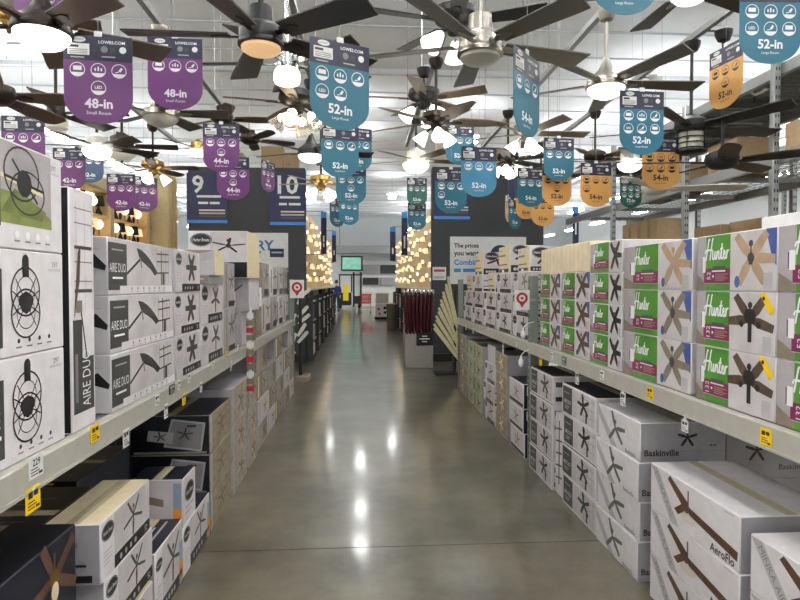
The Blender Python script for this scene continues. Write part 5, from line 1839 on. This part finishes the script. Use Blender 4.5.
# ------------------------------------------------------------------ lamp showroom beyond the left shelf
SX = -4.3
t = thing('showroom_wall', 'cream lamp showroom wall with honey wood bays beyond the left shelf', 'display wall', (SX, 9.0, 0))
for i in range(5):
    y0 = -3.6 + i * 1.8
    part('bay_panel', MB().box(-.3, -.24, y0 + .08, y0 + 1.72, 0, 3.05, [LINENW, CREAMP][i % 2]), t)
    part('bay_post', MB().cbox(-.3, .0, y0 - .08, y0 + .08, 0, 3.1, CREAMD, .01), t)
    part('bay_shelf', MB().box(-.24, -.02, y0 + .08, y0 + 1.72, 2.30, 2.34, CREAMD), t)
    part('bay_shelf', MB().box(-.24, -.02, y0 + .08, y0 + 1.72, 2.68, 2.71, CREAMD), t)
part('cornice', MB().cbox(-.3, .06, -3.7, 5.5, 3.1, 3.32, CREAMP, .03), t)
part('fluted_column', MB().cbox(-.1, .35, 3.8, 4.35, 0, 3.9, CREAMP, .04), t)
for i in range(4):
    part('flute', MB().box(.35, .37, 3.86 + i * .12, 3.91 + i * .12, .2, 3.8, CREAMD), t)
tl = []
tl.append(MB().lathe([(.05, 0), (.05, .015), (.015, .03), (.03, .1), (.012, .16)], BLACKM, 10).lathe([(.09, .16), (.065, .3)], LAMPW, 12).mesh('table_lamp'))
tl.append(MB().lathe([(.05, 0), (.05, .015), (.015, .05), (.012, .14)], BRASS, 10).lathe([(.03, .14), (.07, .19), (.075, .24), (.04, .3), (.001, .31)], LAMPC, 12).mesh('table_lamp'))
tl.append(MB().lathe([(.05, 0), (.06, .03), (.03, .1), (.012, .16)], BRONZE, 10).lathe([(.095, .17), (.075, .33)], mat('black_shade', srgb(30, 28, 26), .7), 12).mesh('table_lamp'))
for i in range(5):
    for j in range(3):
        z = [2.341, 2.711, 2.711][j]
        for k in range(7 if j < 2 else 0):
            if i == 4 and k < 5: continue
            v = (i * 2 + j + k) % 3
            o = link('table_lamp', tl[v], None, (SX - .125, 9 - 3.6 + i * 1.8 + .22 + k * .22, z), (0, 0, 0))
            nm = ['warm cone-shaded', 'white globe', 'black-shaded'][v]
            tag(o, 'small %s lamp, %s on the %s shelf of the %s showroom bay' % (nm, ORD[k], ['lower', 'upper'][j], ORD[i]), 'lamp', '%s lamps on the %s showroom shelf' % (nm, ['lower', 'upper'][j]))

# ------------------------------------------------------------------ far person in blue
p = at_floor(336.5, 312)
J = {'pelvis': (0, 0, .95), 'chest': (0, .02, 1.28), 'neck': (0, .02, 1.48), 'head': (0, -.01, 1.6), 'crown': (0, -.01, 1.72),
     'hipL': (-.09, 0, .9), 'kneeL': (-.1, -.06, .5), 'ankL': (-.1, .02, .09), 'toeL': (-.11, -.12, .04),
     'hipR': (.09, 0, .9), 'kneeR': (.1, .02, .5), 'ankR': (.1, .1, .1), 'toeR': (.11, -.03, .04),
     'shL': (-.19, .02, 1.42), 'elL': (-.25, .04, 1.14), 'wrL': (-.24, -.06, .92), 'haL': (-.235, -.08, .83),
     'shR': (.19, .02, 1.42), 'elR': (.25, .06, 1.14), 'wrR': (.25, -.02, .92), 'haR': (.25, -.03, .83)}
rad = {'pelvis': .15, 'chest': .16, 'neck': .055, 'head': .085, 'crown': .07, 'hipL': .09, 'kneeL': .06, 'ankL': .045, 'toeL': .04, 'hipR': .09, 'kneeR': .06, 'ankR': .045, 'toeR': .04, 'shL': .065, 'elL': .048, 'wrL': .035, 'haL': .035, 'shR': .065, 'elR': .048, 'wrR': .035, 'haR': .035}
E = [('pelvis', 'chest'), ('chest', 'neck'), ('neck', 'head'), ('head', 'crown'), ('pelvis', 'hipL'), ('hipL', 'kneeL'), ('kneeL', 'ankL'), ('ankL', 'toeL'), ('pelvis', 'hipR'), ('hipR', 'kneeR'), ('kneeR', 'ankR'), ('ankR', 'toeR'), ('chest', 'shL'), ('shL', 'elL'), ('elL', 'wrL'), ('wrL', 'haL'), ('chest', 'shR'), ('shR', 'elR'), ('elR', 'wrR'), ('wrR', 'haR')]
K = list(J)
# five fingers on each hand
for sd, s in (('L', -1), ('R', 1)):
    for f in range(5):
        nm = 'f%s%d' % (sd, f)
        b = J['ha' + sd]
        J[nm] = (b[0] + s * (.004 if f else -.02), b[1] - .03 + f * .017, b[2] - (.045 if f == 0 else .085 - .008 * abs(f - 2)))
        rad[nm] = .009
        E.append(('ha' + sd, nm))
K = list(J)
me = bpy.data.meshes.new('person_body')
me.from_pydata([J[k] for k in K], [(K.index(a), K.index(b)) for a, b in E], [])
o = link('person_body', me, None)
sk = o.modifiers.new('skin', 'SKIN'); sk.use_smooth_shade = True
for i, k in enumerate(K):
    me.skin_vertices[0].data[i].radius = (rad[k], rad[k] * (.72 if k in ('pelvis', 'chest') else 1))
me.skin_vertices[0].data[0].use_root = True
sb = o.modifiers.new('sub', 'SUBSURF'); sb.levels = 1; sb.render_levels = 1
bpy.context.view_layer.update()
bm_ = bpy.data.meshes.new_from_object(o.evaluated_get(bpy.context.evaluated_depsgraph_get()))
bpy.data.objects.remove(o)
for m in (SKIN, CLOTHB, CLOTHD, RUBBER):
    bm_.materials.append(m)
for f in bm_.polygons:
    c = f.center
    f.material_index = 3 if c.z < .09 else 2 if (c.z < .93 and abs(c.x) < .2) else 1 if (c.z < 1.47 and not (abs(c.x) > .2 and c.z < .93)) else 0
    f.use_smooth = True
t = thing('person', 'person in dark blue clothing standing at the far end of the aisle', 'person', p, R(200))
link('body', bm_, t)
part('hair', MB().lathe([(.088, 1.6), (.097, 1.66), (.085, 1.74), (.05, 1.78), (.001, 1.79)], HAIR, 14, (0, .01, 0)), t)
for s in (-1, 1):
    part('eye', MB().lathe([(.002, -.012), (.011, 0), (.002, .012)], BLACKM, 8, (s * .032, -.088, 1.63)), t)
    part('ear', MB().lathe([(.004, -.03), (.014, 0), (.004, .03)], SKIN, 8, (s * .09, 0, 1.61)), t)
part('nose', MB().lathe([(.014, -.02), (.012, 0), (.004, .03)], SKIN, 8, (0, -.098, 1.61)), t)
part('mouth', MB().box(-.025, .025, -.094, -.085, 1.562, 1.57, RED), t)
